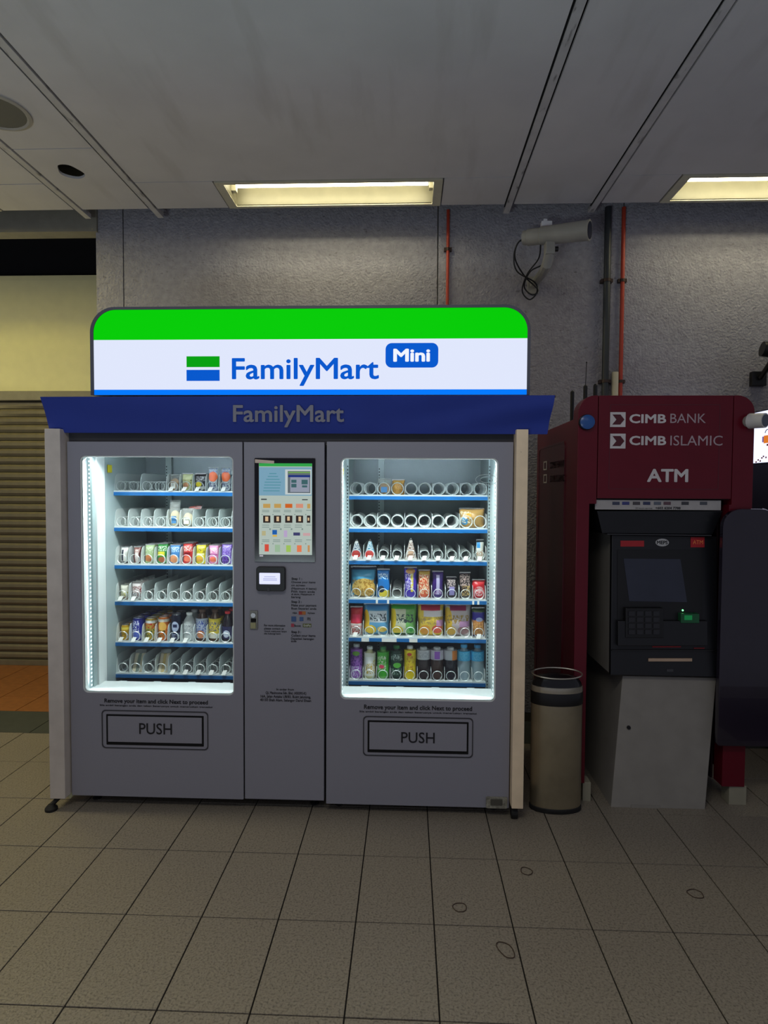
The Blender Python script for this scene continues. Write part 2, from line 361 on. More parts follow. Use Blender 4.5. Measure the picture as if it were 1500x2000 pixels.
part('bracket_arm', MB().tube([c1+Vector((0, 0, -.06)), c1+Vector((-.005, .04, -.12)), c1.lerp(w1, .62)+Vector((.025, 0, -.02)), w1], [.033, .034, .032, .03], 10), M_cam, t, smooth=True)
part('wall_plate', MB().box(w1.x-.04, w1.x+.04, WY-.015, WY, w1.z-.06, w1.z+.06), M_cam, t, bevel=.005)
part('clamp_knob', MB().tube([c1+Vector((.03, 0, -.04)), c1+Vector((.055, 0, -.04))], .016, 10), M_blk, t)
def spline(P, n=8):
    P = [Vector(p) for p in P]; out = []
    for i in range(len(P)-1):
        p0 = P[max(i-1, 0)]; p1 = P[i]; p2 = P[i+1]; p3 = P[min(i+2, len(P)-1)]
        for k in range(n): u = k/n; out.append(.5*((2*p1)+(p2-p0)*u+(2*p0-5*p1+4*p2-p3)*u*u+(3*p1-p0-3*p2+p3)*u**3))
    return out+[P[-1]]
g = lambda L: [PY(x, y, Y) for x, y, Y in L]
part('cable', MB().tube(spline(g([(1034, 463, 4.13), (1014, 472, 4.15), (1004, 498, 4.2), (1010, 530, 4.25), (1045, 552, 4.36), (1048, 572, 4.38), (1034, 585, 4.38), (1020, 568, 4.38), (1030, 535, 4.3), (1052, 505, 4.2), (1056, 478, 4.1)])), .005, 6), M_cab, t, smooth=True)
part('cable', MB().tube(spline(g([(1034, 466, 4.13), (1012, 474, 4.14), (1006, 505, 4.2), (1025, 540, 4.3), (1050, 565, 4.36), (1040, 576, 4.37), (1024, 560, 4.36), (1036, 530, 4.25), (1066, 512, 4.2), (1071, 478, 4.1)])), .005, 6), M_cab, t, smooth=True)
q = PY(1067, 437, 4.2); part('ceiling_clip', MB().box(q.x-.035, q.x+.035, q.y-.02, q.y+.02, q.z-.02, q.z+.012).box(q.x-.02, q.x+.005, q.y-.01, q.y+.01, q.z+.012, q.z+.03), mat('white_clip', (225, 225, 230), .4), t, bevel=.004)
# dark camera cut by the right edge
q = PY(1497, 690, 4.3)
t = thing('wall_lamp', q, 'dark fitting on the wall cut by the right edge above the kiosk', 'fitting')
part('body', MB().tube([q+Vector((-.03, 0, .03)), q+Vector((.16, -.02, .0))], .05, 14), M_blk, t, smooth=True); part('arm', MB().tube([q+Vector((.05, 0, -.03)), q+Vector((.02, .1, -.15))], .018, 8), M_blk, t, smooth=True)
part('base', MB().box(q.x-.03, q.x+.07, WY-.04, WY, q.z-.2, q.z-.1), M_blk, t, bevel=.004)
#@@PART2
# ================================================================ VENDING BOOTH
YD = 3.0                                                   # plane of the doors
M_door = mat('door_paint', (144, 144, 156), .5, var=.03, scale=300, bump=.03, bscale=500)
M_edge = mat('door_edge', (60, 60, 66), .5); M_cab2 = mat('cabinet_paint', (70, 70, 76), .6)
M_liner = mat('liner_enamel', (176, 192, 192), .4, var=.03); M_back = mat('back_steel', (120, 134, 136), .35, metal=.3, var=.1, scale=6, bump=.05)
M_white = mat('white_enamel', (222, 228, 226), .4, var=.02); M_rail = mat('rail_steel', (165, 182, 182), .35, metal=.3)
M_blue = mat('price_strip_blue', (14, 104, 170), .35, var=.05); M_paper = mat('white_paper', (235, 235, 228), .6)
M_text = mat('black_print', (26, 26, 32), .5); M_div = film_mat('milky_plastic', (226, 234, 232), .96); M_coil = mat('coil_steel', (222, 228, 226), .3, metal=.25)
M_led = emit('led_glow', (235, 252, 255), 1.6); M_ledstrip = emit('led_strip_glow', (170, 205, 210), .8)
M_yel = mat('yellow_sticker', (215, 200, 20), .5); M_pane = pane_mat('window_glass'); M_rub = mat('black_rubber', (16, 16, 17), .7)
def pxbox(mb, x0, x1, y0, y1, Y, t=.0015, mi=0): return qd(mb, x0, x1, y0, y1, Y, mi, t)
def prr(x0, x1, y0, y1, Y, r, rt=None, n=6):
    xm = (x0+x1)/2; return rr(X(x0, Y, (y0+y1)/2), X(x1, Y, (y0+y1)/2), Z(y1, Y, xm), Z(y0, Y, xm), r, n, rt)

# ---- booth frame: side boards, braces, header, awning
t = thing('booth_frame', (-.62, 3.1, 0), 'booth frame of grey and cream side boards with a blue lettered awning across the top', 'booth')
M_bl = mat('grey_board', (205, 196, 188), .6); M_br = mat('cream_board', (240, 218, 186), .6, stains=(30, (120, 100, 80), .74, .78, (1, 1, 1)))
YB = 2.95
xl0, xl1 = X(89, YB), X(119, YB); xr0, xr1 = X(1007, YB), X(1030, YB); zbt, zbb = Z(838, YB), Z(1560, YB, 100)
part('side_board', MB().box(xl0, xl1, YB, YB+.82, zbb, zbt), M_bl, t, bevel=.003)
part('side_board', MB().box(xr0, xr1, YB, YB+.82, Z(1580, YB, 1018), zbt), M_br, t, bevel=.003)
for y in (890, 1160): part('brace', MB().box(xl1, X(140, YB)+.02, 3.12, 3.16, Z(y, 3.12, 120)-.02, Z(y, 3.12, 120)+.02), M_bl, t)
part('foot', MB().tube([(xl0+.04, YB+.05, zbb+.005), (xl0+.0, YB+.01, .025)], .012, 8).lathe([(.03, 0), (.03, .012), (.015, .03)], (xl0+.0, YB+.01, 0), 14), M_rub, t, smooth=True)
part('strut', MB().hexa([(xl1-.005, YB+.03, .06), (xl1+.01, YB+.03, .05), (xl1+.01, YB+.05, .05), (xl1-.005, YB+.05, .06), (X(140, YD)-.03, 3.2, .12), (X(140, YD), 3.2, .11), (X(140, YD), 3.22, .11), (X(140, YD)-.03, 3.22, .12)]), mat('pale_metal', (150, 150, 120), .5), t)
part('caster', MB().tube([(xr0+.005, YB+.05, .028), (xr0+.035, YB+.05, .028)], .028, 16).box(xr0+.008, xr0+.032, YB+.03, YB+.07, .03, .06), M_rub, t)
part('header_board', MB().box(xl0+.02, xr1-.02, 3.03, 3.07, Z(866, YD), Z(772, YD)-.027), mat('header_dark', (52, 52, 60), .6), t)
part('roof_board', MB().box(xl0, xr1, 3.03, 3.8, Z(772, YD)-.025, Z(772, YD)-.005), M_bl, t)
YA0, YA1 = 2.99, 2.88                                     # awning: lower edge back, upper edge forward
a0 = PY(98, 845, YA0); a1 = PY(1069, 848, YA0); a2 = PY(1084, 772, YA1); a3 = PY(78, 775, YA1); nx, nz_ = 48, 8; aw = MB(); vs = []; fs = []
for j in range(nz_+1):
    for i in range(nx+1):
        u, v = i/nx, j/nz_; p = a0.lerp(a1, u).lerp(a3.lerp(a2, u), v); wv = max(0, u-.62)/.38
        p.y += .006*sin(u*9+v*2)*sin(pi*v)+.014*wv*sin((u*22-v*5))*sin(pi*min(1, v*1.0))
        vs.append(p)
for j in range(nz_):
    for i in range(nx): k = j*(nx+1)+i; fs.append((k, k+1, k+nx+2, k+nx+1))
nn = len(vs); vs2 = [v+Vector((0, .008, 0)) for v in vs]
bf = [tuple(reversed([i+nn for i in f])) for f in fs]
rim = [*range(nx+1), *[(j*(nx+1)+nx) for j in range(1, nz_+1)], *[nz_*(nx+1)+i for i in range(nx-1, -1, -1)], *[j*(nx+1) for j in range(nz_-1, 0, -1)]]
sf = [(rim[(i+1) % len(rim)], rim[i], rim[i]+nn, rim[(i+1) % len(rim)]+nn) for i in range(len(rim))]
aw.add(vs+vs2, fs+bf+sf)
M_aw = mat('awning_cloth', (40, 62, 158), .75, var=.06, scale=4)
awn = part('awning', aw, M_aw, t, smooth=True)
part('awning_top', MB().hexa([a3+Vector((.0, .01, -.004)), a2+Vector((0, .01, -.004)), (xr1, 3.05, Z(770, YD)-.02), (xl0, 3.05, Z(770, YD)-.02), a3+Vector((0, .01, .0)), a2+Vector((0, .01, .0)), (xr1, 3.05, Z(770, YD)-.01), (xl0, 3.05, Z(770, YD)-.01)]), M_aw, t)
part('awning_rail', MB().tube([a3+Vector((0, .012, -.004)), a2+Vector((.004, .012, -.004))], .006, 8), M_blk, t)
# grey lettering on the sloping cloth
def on_awning(s, x0, x1, yb, yt):
    vs, fs = bold(s, .018); a, b = min(v.x for v in vs), max(v.x for v in vs); k = CAP+.036; out = []
    for v in vs:
        px = x0+(v.x-a)/(b-a)*(x1-x0); py = yb-(v.y+.018)/k*(yb-yt); f = min(1, max(0, (846-py)/73)); Y = YA0+(YA1-YA0)*f-.012-.0002*v.z; out.append(PY(px, py, Y))
    return MB().add(out, fs)
part('awning_lettering', on_awning('FamilyMart', 455, 672, 824, 791), mat('awning_print', (150, 150, 165), .6), t, label='pale grey lettering')

# ---- light box sign
SYF = 3.02
t = thing('lightbox_sign', (-.63, 3.1, Z(772, SYF)+.02), 'wide lit shop sign with rounded corners, green band over white, on top of the booth', 'sign')
xs0, xs1, zs0_, zs1_ = X(176, SYF, 690), X(1036, SYF, 690), Z(775, SYF, 600), Z(597, SYF, 600)
zs0_ = Z(771.5, SYF, 600)
A_ = rr(xs0, xs1, zs0_, zs1_, .002, 12, .125); fx0, fx1, fz1 = X(182.5, SYF, 690), X(1030, SYF, 690), Z(602.5, SYF, 600)
B_ = rr(fx0, fx1, zs0_+.0005, fz1, .0015, 12, .112)
part('sign_case', MB().ring(A_, B_, SYF, SYF+.16).prism(A_, SYF+.155, SYF+.165), mat('sign_case_grey', (88, 90, 102), .45), t)
zg = Z(662, SYF, 600); zw = Z(760.5, SYF, 600)
gp = [p for p in B_ if p[1] > zg]; gp = sorted(gp, key=lambda p: -math.atan2(p[1]-zg+.001, p[0]-(fx0+fx1)/2))
E_g = emit('sign_green', (0, 204, 0), 1.0); E_w = emit('sign_white', (224, 231, 252), 1.0); E_b = emit('sign_blue', (0, 122, 255), 1.0); E_lb = emit('logo_blue', (0, 88, 205), 1.0); E_lg = emit('logo_green', (0, 160, 12), 1.0); E_ww = emit('logo_white', (240, 244, 255), 1.0)
part('green_band', MB().prism([(fx1, zg)]+list(reversed(gp))[::-1][::-1]+[(fx0, zg)] if gp[0][0] < gp[-1][0] and False else [(fx0, zg)]+sorted(gp, key=lambda p: -math.atan2(p[1]-zg+.001, p[0]-(fx0+fx1)/2))+[(fx1, zg)], SYF+.004, SYF+.008), E_g, t)
part('white_band', MB().box(fx0, fx1, SYF+.004, SYF+.008, zw, zg), E_w, t)
part('blue_band', MB().box(fx0, fx1, SYF+.004, SYF+.008, zs0_+.002, zw), E_b, t)
YT = SYF+.003
part('logo_bar', pxbox(MB(), 364.5, 429, 696, 717, YT), E_lg, t); part('logo_bar', pxbox(MB(), 364.5, 429, 722.5, 744, YT), E_lb, t)
lettering('FamilyMart', 453, 740, 699, 740.5, YT, E_lb, t, off=.016)
part('badge', MB().prism(prr(753, 856, 670, 718, YT, .03), YT-.0015, YT), E_lb, t)
lettering('Mini', 768, 840, 681, 706.5, YT-.002, E_ww, t, off=.035)
# ---- machines
def inner(px, Y=YD): return X(px, Y)
def coil_mesh(r, depth, pitch, wire=.0016):
    n = int(depth/pitch); pts = []
    for i in range(14): pts.append((r*sin(2*pi*i/14), 0, r*cos(2*pi*i/14)))
    for i in range(n*14+1): a = 2*pi*i/14; f = min(1, i/14); pts.append((r*sin(a), pitch*f*f*.5+pitch*(i/14) if i < 14 else pitch*(i/14)+pitch*.5, r*cos(a)))
    return mesh('coil', MB().tube(pts, wire, 4), M_coil, smooth=True)
COIL = {.026: coil_mesh(.026, .34, .042, .0017), .033: coil_mesh(.033, .34, .042, .0025)}
def machine(root, bx0, bx1, dx0, dx1, wx0, wx1, wy0, wy1, ybot, sx0, sx1, lips, flap, say, YS=3.36):
    xb0, xb1 = inner(bx0), inner(bx1); zt = Z(863, YD, (bx0+bx1)/2); zb = Z(ybot, YD, (dx0+dx1)/2)
    W0, W1 = inner(wx0), inner(wx1); wz0, wz1 = Z(wy1, YD, (wx0+wx1)/2), Z(wy0, YD, (wx0+wx1)/2)
    # interior liner: left, right, ceiling, sill
    L0, L1 = W0-.004, W1+.004; cz0, cz1 = wz0-.07, wz1+.045; YB_ = 3.78
    pk = .05; PK = YD+.085; skin = .004
    part('cabinet', MB().box(xb0+skin, L0-pk-.002, YD+.045, 3.83, zb+.01, zt-.006).box(L0-pk-.002, L0-.02, PK, 3.83, zb+.01, zt-.006).box(L1+pk-.008, xb1-.004, YD+.045, 3.83, zb+.01, zt-.006).box(L1+.02, L1+pk-.008, PK, 3.83, zb+.01, zt-.006)
         .box(L0-.02, L1+.02, YB_+.012, 3.83, zb+.01, zt-.006).box(L0-pk, L1+pk, YD+.045, YB_+.012, cz1+.02, zt-.006).box(L0-pk, L1+pk, YD+.045, YB_+.012, zb+.01, cz0-.02), M_cab2, root)
    ln = part('liner', MB().box(L0-.02, L0, PK, YB_, cz0-.02, cz1+.02).box(L1, L1+.02, PK, YB_, cz0-.02, cz1+.02).box(L0-pk, L1+pk, YD+.045, YB_, cz1, cz1+.02), M_liner, root)
    part('back_panel', MB().box(L0, L1, YB_, YB_+.01, cz0, cz1), M_back, ln)
    zf = wz0-.001; YF = 3.20; zk = Z(1331.5 if say == 'L' else 1342.5, YF, (wx0+wx1)/2)
    part('sill', MB().hexa([(L0, YD+.043, zf-.01), (L1, YD+.043, zf-.01), (L1, YF, zk-.01), (L0, YF, zk-.01), (L0, YD+.043, zf), (L1, YD+.043, zf), (L1, YF, zk), (L0, YF, zk)]), M_white, ln)
    part('drop_floor', MB().box(L0, L1, YF+.001, YB_, cz0-.02, cz0), M_slot, ln)
    for dxx in (.12, .36, .6, .84): part('drop_rib', MB().box(L0+(L1-L0)*dxx, L0+(L1-L0)*(dxx+.05), YF+.001, YF+.012, cz0, zk-.001), M_liner, ln)
    # door
    D0, D1 = inner(dx0), inner(dx1)
    dr = part('door', MB().ring(rr(D0, D1, zb, zt, .004, 6), rr(W0, W1, wz0, wz1, .028, 6), YD, YD+.042), M_door, root)
    part('window_frame', MB().ring(rr(W0, W1, wz0, wz1, .028, 6), rr(W0+.006, W1-.006, wz0+.006, wz1-.006, .022, 6), YD+.004, YD+.04), M_white, dr)
    part('window_pane', MB().prism(rr(W0+.004, W1-.004, wz0+.004, wz1-.004, .024, 6), YD+.012, YD+.016), M_pane, dr)
    # led strips up both sides and the columns behind them
    xl = L0+.012
    for sgn, xx in ((1, L0), (-1, L1)):
        st = part('led_strip', MB().box(min(xx, xx+sgn*.006), max(xx, xx+sgn*.006), PK-.012, PK+.008, cz0+.05, cz1-.01), M_ledstrip, root)
        tag(part('led_dots', (lambda m: [m.box(xx+sgn*.0065-.001, xx+sgn*.0065+.001, PK-.008, PK+.004, z, z+.008) for z in [cz0+.08+.021*k for k in range(int((cz1-cz0-.1)/.021))]] and m)(MB()), M_led, st), kind='stuff')
    SX0, SX1 = X(sx0, YS), (X(sx1, YS) if sx1 else L1-.012)
    if say == 'L':
        part('inner_column', MB().box(L0, L0+.012, YD+.10, YD+.13, cz0+.05, cz1-.02), M_rail, ln)
        part('inner_column', MB().box(L0, L0+.02, YD+.135, YD+.22, cz0, cz1-.03), M_white, ln)
        part('slot', MB().box(L0+.001, L0+.006, YD+.225, YD+.25, cz0, cz1-.03), mat('slot_dark', (32, 40, 52), .6), ln)
        part('yellow_sticker', MB().box(L0+.0045, L0+.0055, YD+.28, YD+.33, Z(923, 3.3, 212), Z(908, 3.3, 212)), M_yel, ln)
    rails = [(SX0-.012, YS-.03)] + ([(SX1+.0, YS-.03)] if say == 'R' else []) + [(SX0+.14, YB_-.03)]
    for rx, ry in rails:
        rl = part('rail', MB().box(rx, rx+(.012 if ry < 3.5 else .035), ry, ry+.028, cz0, cz1-.01), M_rail, ln)
        tag(part('rail_holes', (lambda m: [m.box(rx+.003, rx+.009, ry-.0006, ry+.001, z, z+.007) for z in [cz0+.03+.0185*k for k in range(int((cz1-cz0-.08)/.0185))]] and m)(MB()), M_slot, rl), kind='stuff')
    if say == 'R': part('yellow_sticker', MB().box(L0+.0005, L0+.002, YD+.12, YD+.16, Z(925, YD, 672), Z(912, YD, 672)), M_yel, ln)
    pitch = (SX1-SX0)/10 if say == 'R' else .0732
    trays = []
    for k, (ly, wide, tags, h) in enumerate(lips):
        zl = Z(ly, YS, (sx0+455)/2 if say == 'L' else 817)         # height of the tray top
        tr = part('shelf_tray', MB().box(SX0, SX1, YS+.004, YB_-.05, zl-.006, zl).box(SX0, SX1, YS-.001, YS+.004, zl-.022, zl+.004), M_white, root)
        part('price_strip', MB().box(SX0, SX1, YS-.003, YS-.001, zl-.0235, zl-.004), M_blue, tr)
        trays.append(zl); n = int((SX1-SX0)/pitch+.01)
        hd = h; dm = mesh('divider', MB().prism([(0, 0), (.36, 0), (.36, hd+.0), (.04, hd), (.022, hd-.005), (.01, hd-.02), (.004, hd*.5), (0, hd*.25)], -.001, .001, axis='x'), M_div)
        for i in range(n+1):
            if i not in wide: place(dm, 'divider', tr, (SX0+.003+pitch*i if i < n else min(SX1-.003, SX0+pitch*i), YS+.006, zl+.0005))
        R_ = .033 if say == 'R' and k < 2 else .026
        for i in range(n): place(COIL[R_], 'coil', tr, (SX0+pitch*(i+.5), YS+.012, zl+R_+.004))
        for i in tags: part('price_tag', MB().hexa([(SX0+pitch*(i+.28), YS-.012, zl+.004), (SX0+pitch*(i+.58), YS-.012, zl+.004), (SX0+pitch*(i+.58), YS-.0105, zl+.004), (SX0+pitch*(i+.28), YS-.0105, zl+.004), (SX0+pitch*(i+.36), YS+.004, zl+.026), (SX0+pitch*(i+.66), YS+.004, zl+.026), (SX0+pitch*(i+.66), YS+.0055, zl+.026), (SX0+pitch*(i+.36), YS+.0055, zl+.026)]), M_paper, tr)
    # delivery flap
    fx_0, fx_1, fy_0, fy_1 = flap
    o = 10
    part('flap_frame', MB().ring(prr(fx_0-o, fx_1+o, fy_0-o, fy_1+o, YD, .02), prr(fx_0-o+2, fx_1+o-2, fy_0-o+2, fy_1+o-2, YD, .018), YD-.003, YD), M_edge, dr, bevel=.0008)
    part('flap_recess', MB().ring(prr(fx_0-1, fx_1+1, fy_0-1.5, fy_1+3, YD, .002, n=1), prr(fx_0+3, fx_1-3, fy_0+3, fy_1-4, YD, .001, n=1), YD-.0015, YD+.0), M_slot, dr)
    part('delivery_flap', pxbox(MB(), fx_0+2.5, fx_1-2.5, fy_0+2, fy_1-3, YD-.0005, .004), M_door, dr, bevel=.001)
    return dict(tr=trays, SX0=SX0, SX1=SX1, pitch=pitch, zt=zt, zb=zb, door=dr, cz0=cz0, cz1=cz1, L0=L0, L1=L1)
def feet(root, xs, zb):
    for x in xs: part('foot', MB().lathe([(.022, 0), (.022, .008), (.009, .016), (.009, zb+.012)], (x, YD+.09, 0), 12), M_rub, root, smooth=True); part('foot', MB().lathe([(.022, 0), (.022, .008), (.009, .016), (.009, zb+.012)], (x, 3.74, 0), 12), M_rub, root, smooth=True)
ml = thing('vending_machine', (inner(384), 3.4, 0), 'grey left vending machine joined to the payment column with the touch screen', 'vending machine')
none = ()
LL = machine(ml, 133, 633.5, 133, 473.8, 157, 456, 890, 1356, 1557, 222, None,
    [(960, (1, 3), (4, 5, 6, 7, 8), .1), (1030, none, none, .1), (1103.5, none, none, .1), (1175, none, (0, 1), .1), (1255, none, (0, 1, 2, 3, 4, 5), .1), (1317, none, (4, 5, 6, 7, 8), .1)], (209, 397, 1398, 1453), 'L')
mr = thing('vending_machine', (inner(820), 3.4, 0), 'grey right vending machine beside the cream side board', 'vending machine')
RR_ = machine(mr, 638, 1001, 638, 1001, 665, 972.5, 894, 1369, 1574, 682, 952,
    [(968, (1, 3, 5, 7, 9), none, .07), (1032, (1, 3, 5, 7, 9), none, .08), (1095, none, tuple(range(10)), .08), (1171, (1,), none, .075), (1246, (2, 4, 6, 8), (0, 9), .085), (1331, none, none, .07)], (719, 914, 1410, 1468), 'R')
feet(ml, (inner(165), inner(610)), LL['zb']); feet(mr, (inner(660), inner(975)), RR_['zb'])
LAMP = 4.2
for M_, ys in ((LL, 3.05), (RR_, 3.05)):                      # the lamp tube over each window
    xm = (M_['L0']+M_['L1'])/2
    rt_ = ml if M_ is LL else mr
    part('lamp_tube', MB().box(M_['L0']+.02, M_['L1']-.02, YD+.05, YD+.068, M_['cz1']-.014, M_['cz1']), M_led, rt_)
    area('cabinet_lamp', (xm, YD+.06, M_['cz1']-.02), M_['L1']-M_['L0']-.05, .03, LAMP*3.4, (.88, 1, 1), (radians(-28), 0, 0))
    for sg, xx in ((1, M_['L0']-.041), (-1, M_['L1']+.035)):
        zz = Vector((-sg, -.45, 0)).normalized(); yy = Vector((0, 0, 1)); xx_ = yy.cross(zz)
        area('cabinet_lamp', (xx, YD+.064, (M_['cz0']+M_['cz1'])/2), .012, 1.1, LAMP*(.4 if (sg < 0 and M_ is LL) else .75), (.84, .98, 1), Matrix((xx_, yy, zz)).transposed().to_euler())
# price strip gaps (white patches) on the right machine
for k, xs in ((3, ((735, 739), (757, 761), (924, 928), (934, 938))), (4, ((707, 722), (747, 776), (801, 817)))):
    tr_ = [o for o in mr.children if o.name.startswith('shelf_tray')][k]
    for a, b in xs: part('strip_label', MB().box(X(a, 3.36), X(b, 3.36), 3.3555, 3.357, RR_['tr'][k]-.0235, RR_['tr'][k]-.004), M_paper, tr_)
# payment column
cx0, cx1 = 476.5, 633.5
col = part('payment_column', MB().box(inner(cx0), inner(cx1), YD, YD+.042, Z(1562, YD, 555), LL['zt']), M_door, ml, bevel=.002)
part('column_gap', MB().box(inner(473), inner(477.5), YD+.01, YD+.045, Z(1556, YD, 475), LL['zt']-.003), M_slot, ml)
sc_ = part('touch_screen', MB().prism(prr(498, 616, 895, 1097, YD, .004), YD-.008, YD), mat('screen_bezel', (12, 12, 20), .15), ml)
YSn = YD-.0085
def plates(parent, name, L, Y, m, t=.0008):
    if name in ('picture_item', 'picture_photo', 'payment_mark'):
        for a, b, c, d in L: o = part(name, pxbox(MB(), a, b, c, d, Y, t), m, parent)
        return o
    mb = MB()
    for a, b, c, d in L: pxbox(mb, a, b, c, d, Y, t)
    o = part(name, mb, m, parent)
    if len(L) > 1: o['kind'] = 'stuff'
    return o
plates(sc_, 'picture', [(506, 609.5, 905, 1083.5)], YSn, emit('screen_white', (172, 186, 178), 1))
plates(sc_, 'picture_header', [(506, 609.5, 905, 911)], YSn-.001, emit('screen_green', (48, 158, 72), 1))
plates(sc_, 'picture_banner', [(506, 609, 912.5, 968)], YSn-.001, emit('screen_blue', (118, 158, 180), 1))
plates(sc_, 'picture_photo', [(557, 608, 917, 966)], YSn-.002, emit('screen_pale', (190, 200, 200), 1))
plates(sc_, 'picture_photo', [(562, 606, 920, 963)], YSn-.003, emit('screen_grey', (96, 106, 112), 1))
plates(sc_, 'picture_photo', [(567, 604, 932, 961)], YSn-.004, emit('screen_lgrey', (142, 148, 165), 1))
plates(sc_, 'picture_photo', [(563, 606, 928, 932)], YSn-.005, emit('screen_navy', (24, 44, 120), 1))
plates(sc_, 'picture_photo', [(569, 579, 937, 943), (569, 579, 945, 952), (589, 601, 937, 946), (590, 600, 948, 952)], YSn-.005, emit('screen_dgreen', (60, 96, 100), 1))
plates(sc_, 'picture_photo', [(563, 606, 921.5, 924)], YSn-.0045, emit('screen_lime', (110, 160, 80), 1))
plates(sc_, 'picture_text', [(523-k*2+abs(k-3), 546+k-abs(k-3)*2, 924+k*5.6, 926+k*5.6) for k in range(7)], YSn-.002, emit('screen_teal', (88, 142, 158), 1))
plates(sc_, 'picture_text', [(510, 521, 974, 976.5)]+[(590, 601, 975, 977)], YSn-.002, emit('screen_dark', (60, 66, 70), 1))
plates(sc_, 'picture_text', [(512+21.3*i, 526+21.3*i, y, y+1.2) for i in range(4) for y in (996, 999, 1025, 1029, 1054, 1057)]+[(598, 608, y, y+1.2) for y in (996, 1025, 1054)]+[(511+21.3*i, 513+21.3*i, y, y+2) for i in range(5) for y in (1004, 1061)]+[(526+21*i, 529+21*i, 1032, 1035) for i in range(4)], YSn-.002, emit('screen_txt', (120, 138, 134), 1))
def dots(cells, col, nm): plates(sc_, 'picture_item', cells, YSn-.002, emit(nm, col, 1))
dots([(514, 528, 984, 992), (535.5, 549, 984, 992), (600, 606, 984, 993)], (186, 150, 84), 'it_tan'); dots([(557, 571, 984, 992)], (198, 96, 36), 'it_orange'); dots([(578, 592, 984, 992)], (206, 140, 116), 'it_salmon')
dots([(514, 528, 1007, 1021), (535, 549, 1007, 1021), (557, 571, 1007, 1021), (578, 592, 1007, 1021), (599.5, 606, 1007, 1021)], (44, 36, 34), 'it_black')
plates(sc_, 'picture_item', [(518, 524, 1009, 1018), (540, 545, 1009, 1018), (561, 566, 1009, 1017), (583, 588, 1009, 1018), (601, 604, 1011, 1017)], YSn-.003, emit('it_bread', (206, 178, 140), 1))
dots([(511.5, 519, 1037, 1046)], (176, 170, 130), 'it_cream'); dots([(532, 541, 1035, 1044)], (32, 92, 166), 'it_blue'); dots([(532.5, 541, 1045, 1048)], (214, 170, 60), 'it_yel'); dots([(554.5, 561, 1036, 1049)], (178, 160, 196), 'it_lilac'); dots([(573, 586, 1040, 1046)], (62, 62, 104), 'it_ink'); dots([(592, 606, 1041, 1046.5)], (196, 158, 160), 'it_pink')
dots([(517, 525, 1063, 1077)], (206, 76, 60), 'it_red'); dots([(537, 547, 1064, 1078)], (150, 180, 150), 'it_sage'); dots([(559, 568, 1065, 1078)], (154, 190, 90), 'it_lime'); dots([(580, 589, 1065, 1078)], (222, 120, 80), 'it_coral'); dots([(601, 605, 1065, 1078)], (190, 140, 90), 'it_brown')
plates(sc_, 'bottom_mark', [(507, 514, 1084, 1087)], YSn-.0005, emit('mark_white', (170, 170, 180), 1))
part('tape_strip', MB().hexa([PY(498, 904, YD-.0105), PY(535.5, 905.5, YD-.0105), PY(535.5, 905.5, YD-.008), PY(498, 904, YD-.008), PY(498, 897, YD-.0105), PY(535.5, 900, YD-.0105), PY(535.5, 900, YD-.008), PY(498, 897, YD-.008)]), mat('tape_paper', (225, 205, 190), .6), sc_)
rd = part('card_reader', MB().prism(prr(500.5, 557, 1107, 1154.5, YD-.02, .014), YD-.024, YD), M_blk, ml, bevel=.003)
part('reader_screen', MB().prism(prr(506.5, 547, 1119, 1141, YD-.024, .004), YD-.0255, YD-.024), emit('reader_glow', (212, 216, 250), 1.2), rd)
plates(rd, 'reader_text', [(516, 538, 1126, 1127), (514, 541, 1130, 1131), (514, 541, 1133, 1133.8)], YD-.0256, emit('reader_ink', (150, 156, 200), 1))
part('reader_foot', pxbox(MB(), 522, 527, 1148, 1155.5, YD-.0245, .002), M_edge, rd)
lk = part('door_lock', MB().prism(prr(488.5, 504, 1192, 1229, YD, .004), YD-.006, YD), mat('lock_steel', (120, 118, 112), .35, .6), ml, bevel=.001)
p = PY(495, 1201.5, YD-.006); part('lock_cylinder', MB().prism([(p.x+.012*cos(a*pi/8), p.z+.012*sin(a*pi/8)) for a in range(16)], YD-.012, YD-.006), mat('chrome_bright', (190, 190, 190), .2, .9), lk)
part('lock_handle', pxbox(MB(), 490, 500, 1216, 1227, YD-.006, .006), mat('lock_brass', (160, 155, 115), .4, .5), lk); part('lock_slot', pxbox(MB(), 490, 500, 1208, 1215, YD-.006, .002), M_slot, lk)
def lines(L, m=M_text, off=.006, parent=col):
    for s, a, b, yt, yb in L: lettering(s, a, b, yt, yb, YD-.0012, m, parent, off=off)
lines([('Step 1 :', 569.5, 590, 1128, 1132.5), ('Step 2 :', 569, 589, 1173, 1177.5), ('Step 3 :', 569, 588, 1232, 1236.5)], off=.03)
lines([('Choose your items', 569, 616, 1135, 1139), ('on screen', 569, 596, 1141, 1145), ('(Maximum 4 items)', 569, 618, 1147.5, 1151.5), ('Pilih item anda', 569, 615, 1153.5, 1157.5), ('di skrin, Maksimum 4', 569, 614, 1159, 1162.5), ('barang', 569, 587, 1164, 1168),
    ('Make your payment', 569, 618, 1180, 1184.5), ('Buat bayaran anda', 569, 618, 1186.5, 1190.5), ('Collect your items', 569, 616, 1239, 1243.5), ('Dapatkan barangan', 568.5, 613, 1245.5, 1249.5), ('anda', 568.5, 579, 1250, 1254),
    ('For more information', 516, 557, 1219.5, 1223.5), ('please contact us', 516, 554, 1225.5, 1229.5), ('Untuk maklumat lanjut', 516, 560, 1231.5, 1234.5), ('sila hubungi kami', 516, 548, 1236, 1239),
    ('In order from', 540, 574, 1344.5, 1348.5), ('QL Maxincome Sdn. Bhd. (450393-K)', 519, 598, 1351, 1356), ('16A, Jalan Astaka U8/83, Bukit Jelutong,', 509, 607, 1358, 1363), ('40150 Shah Alam, Selangor Darul Ehsan', 508, 607.5, 1365, 1370)], off=.012)
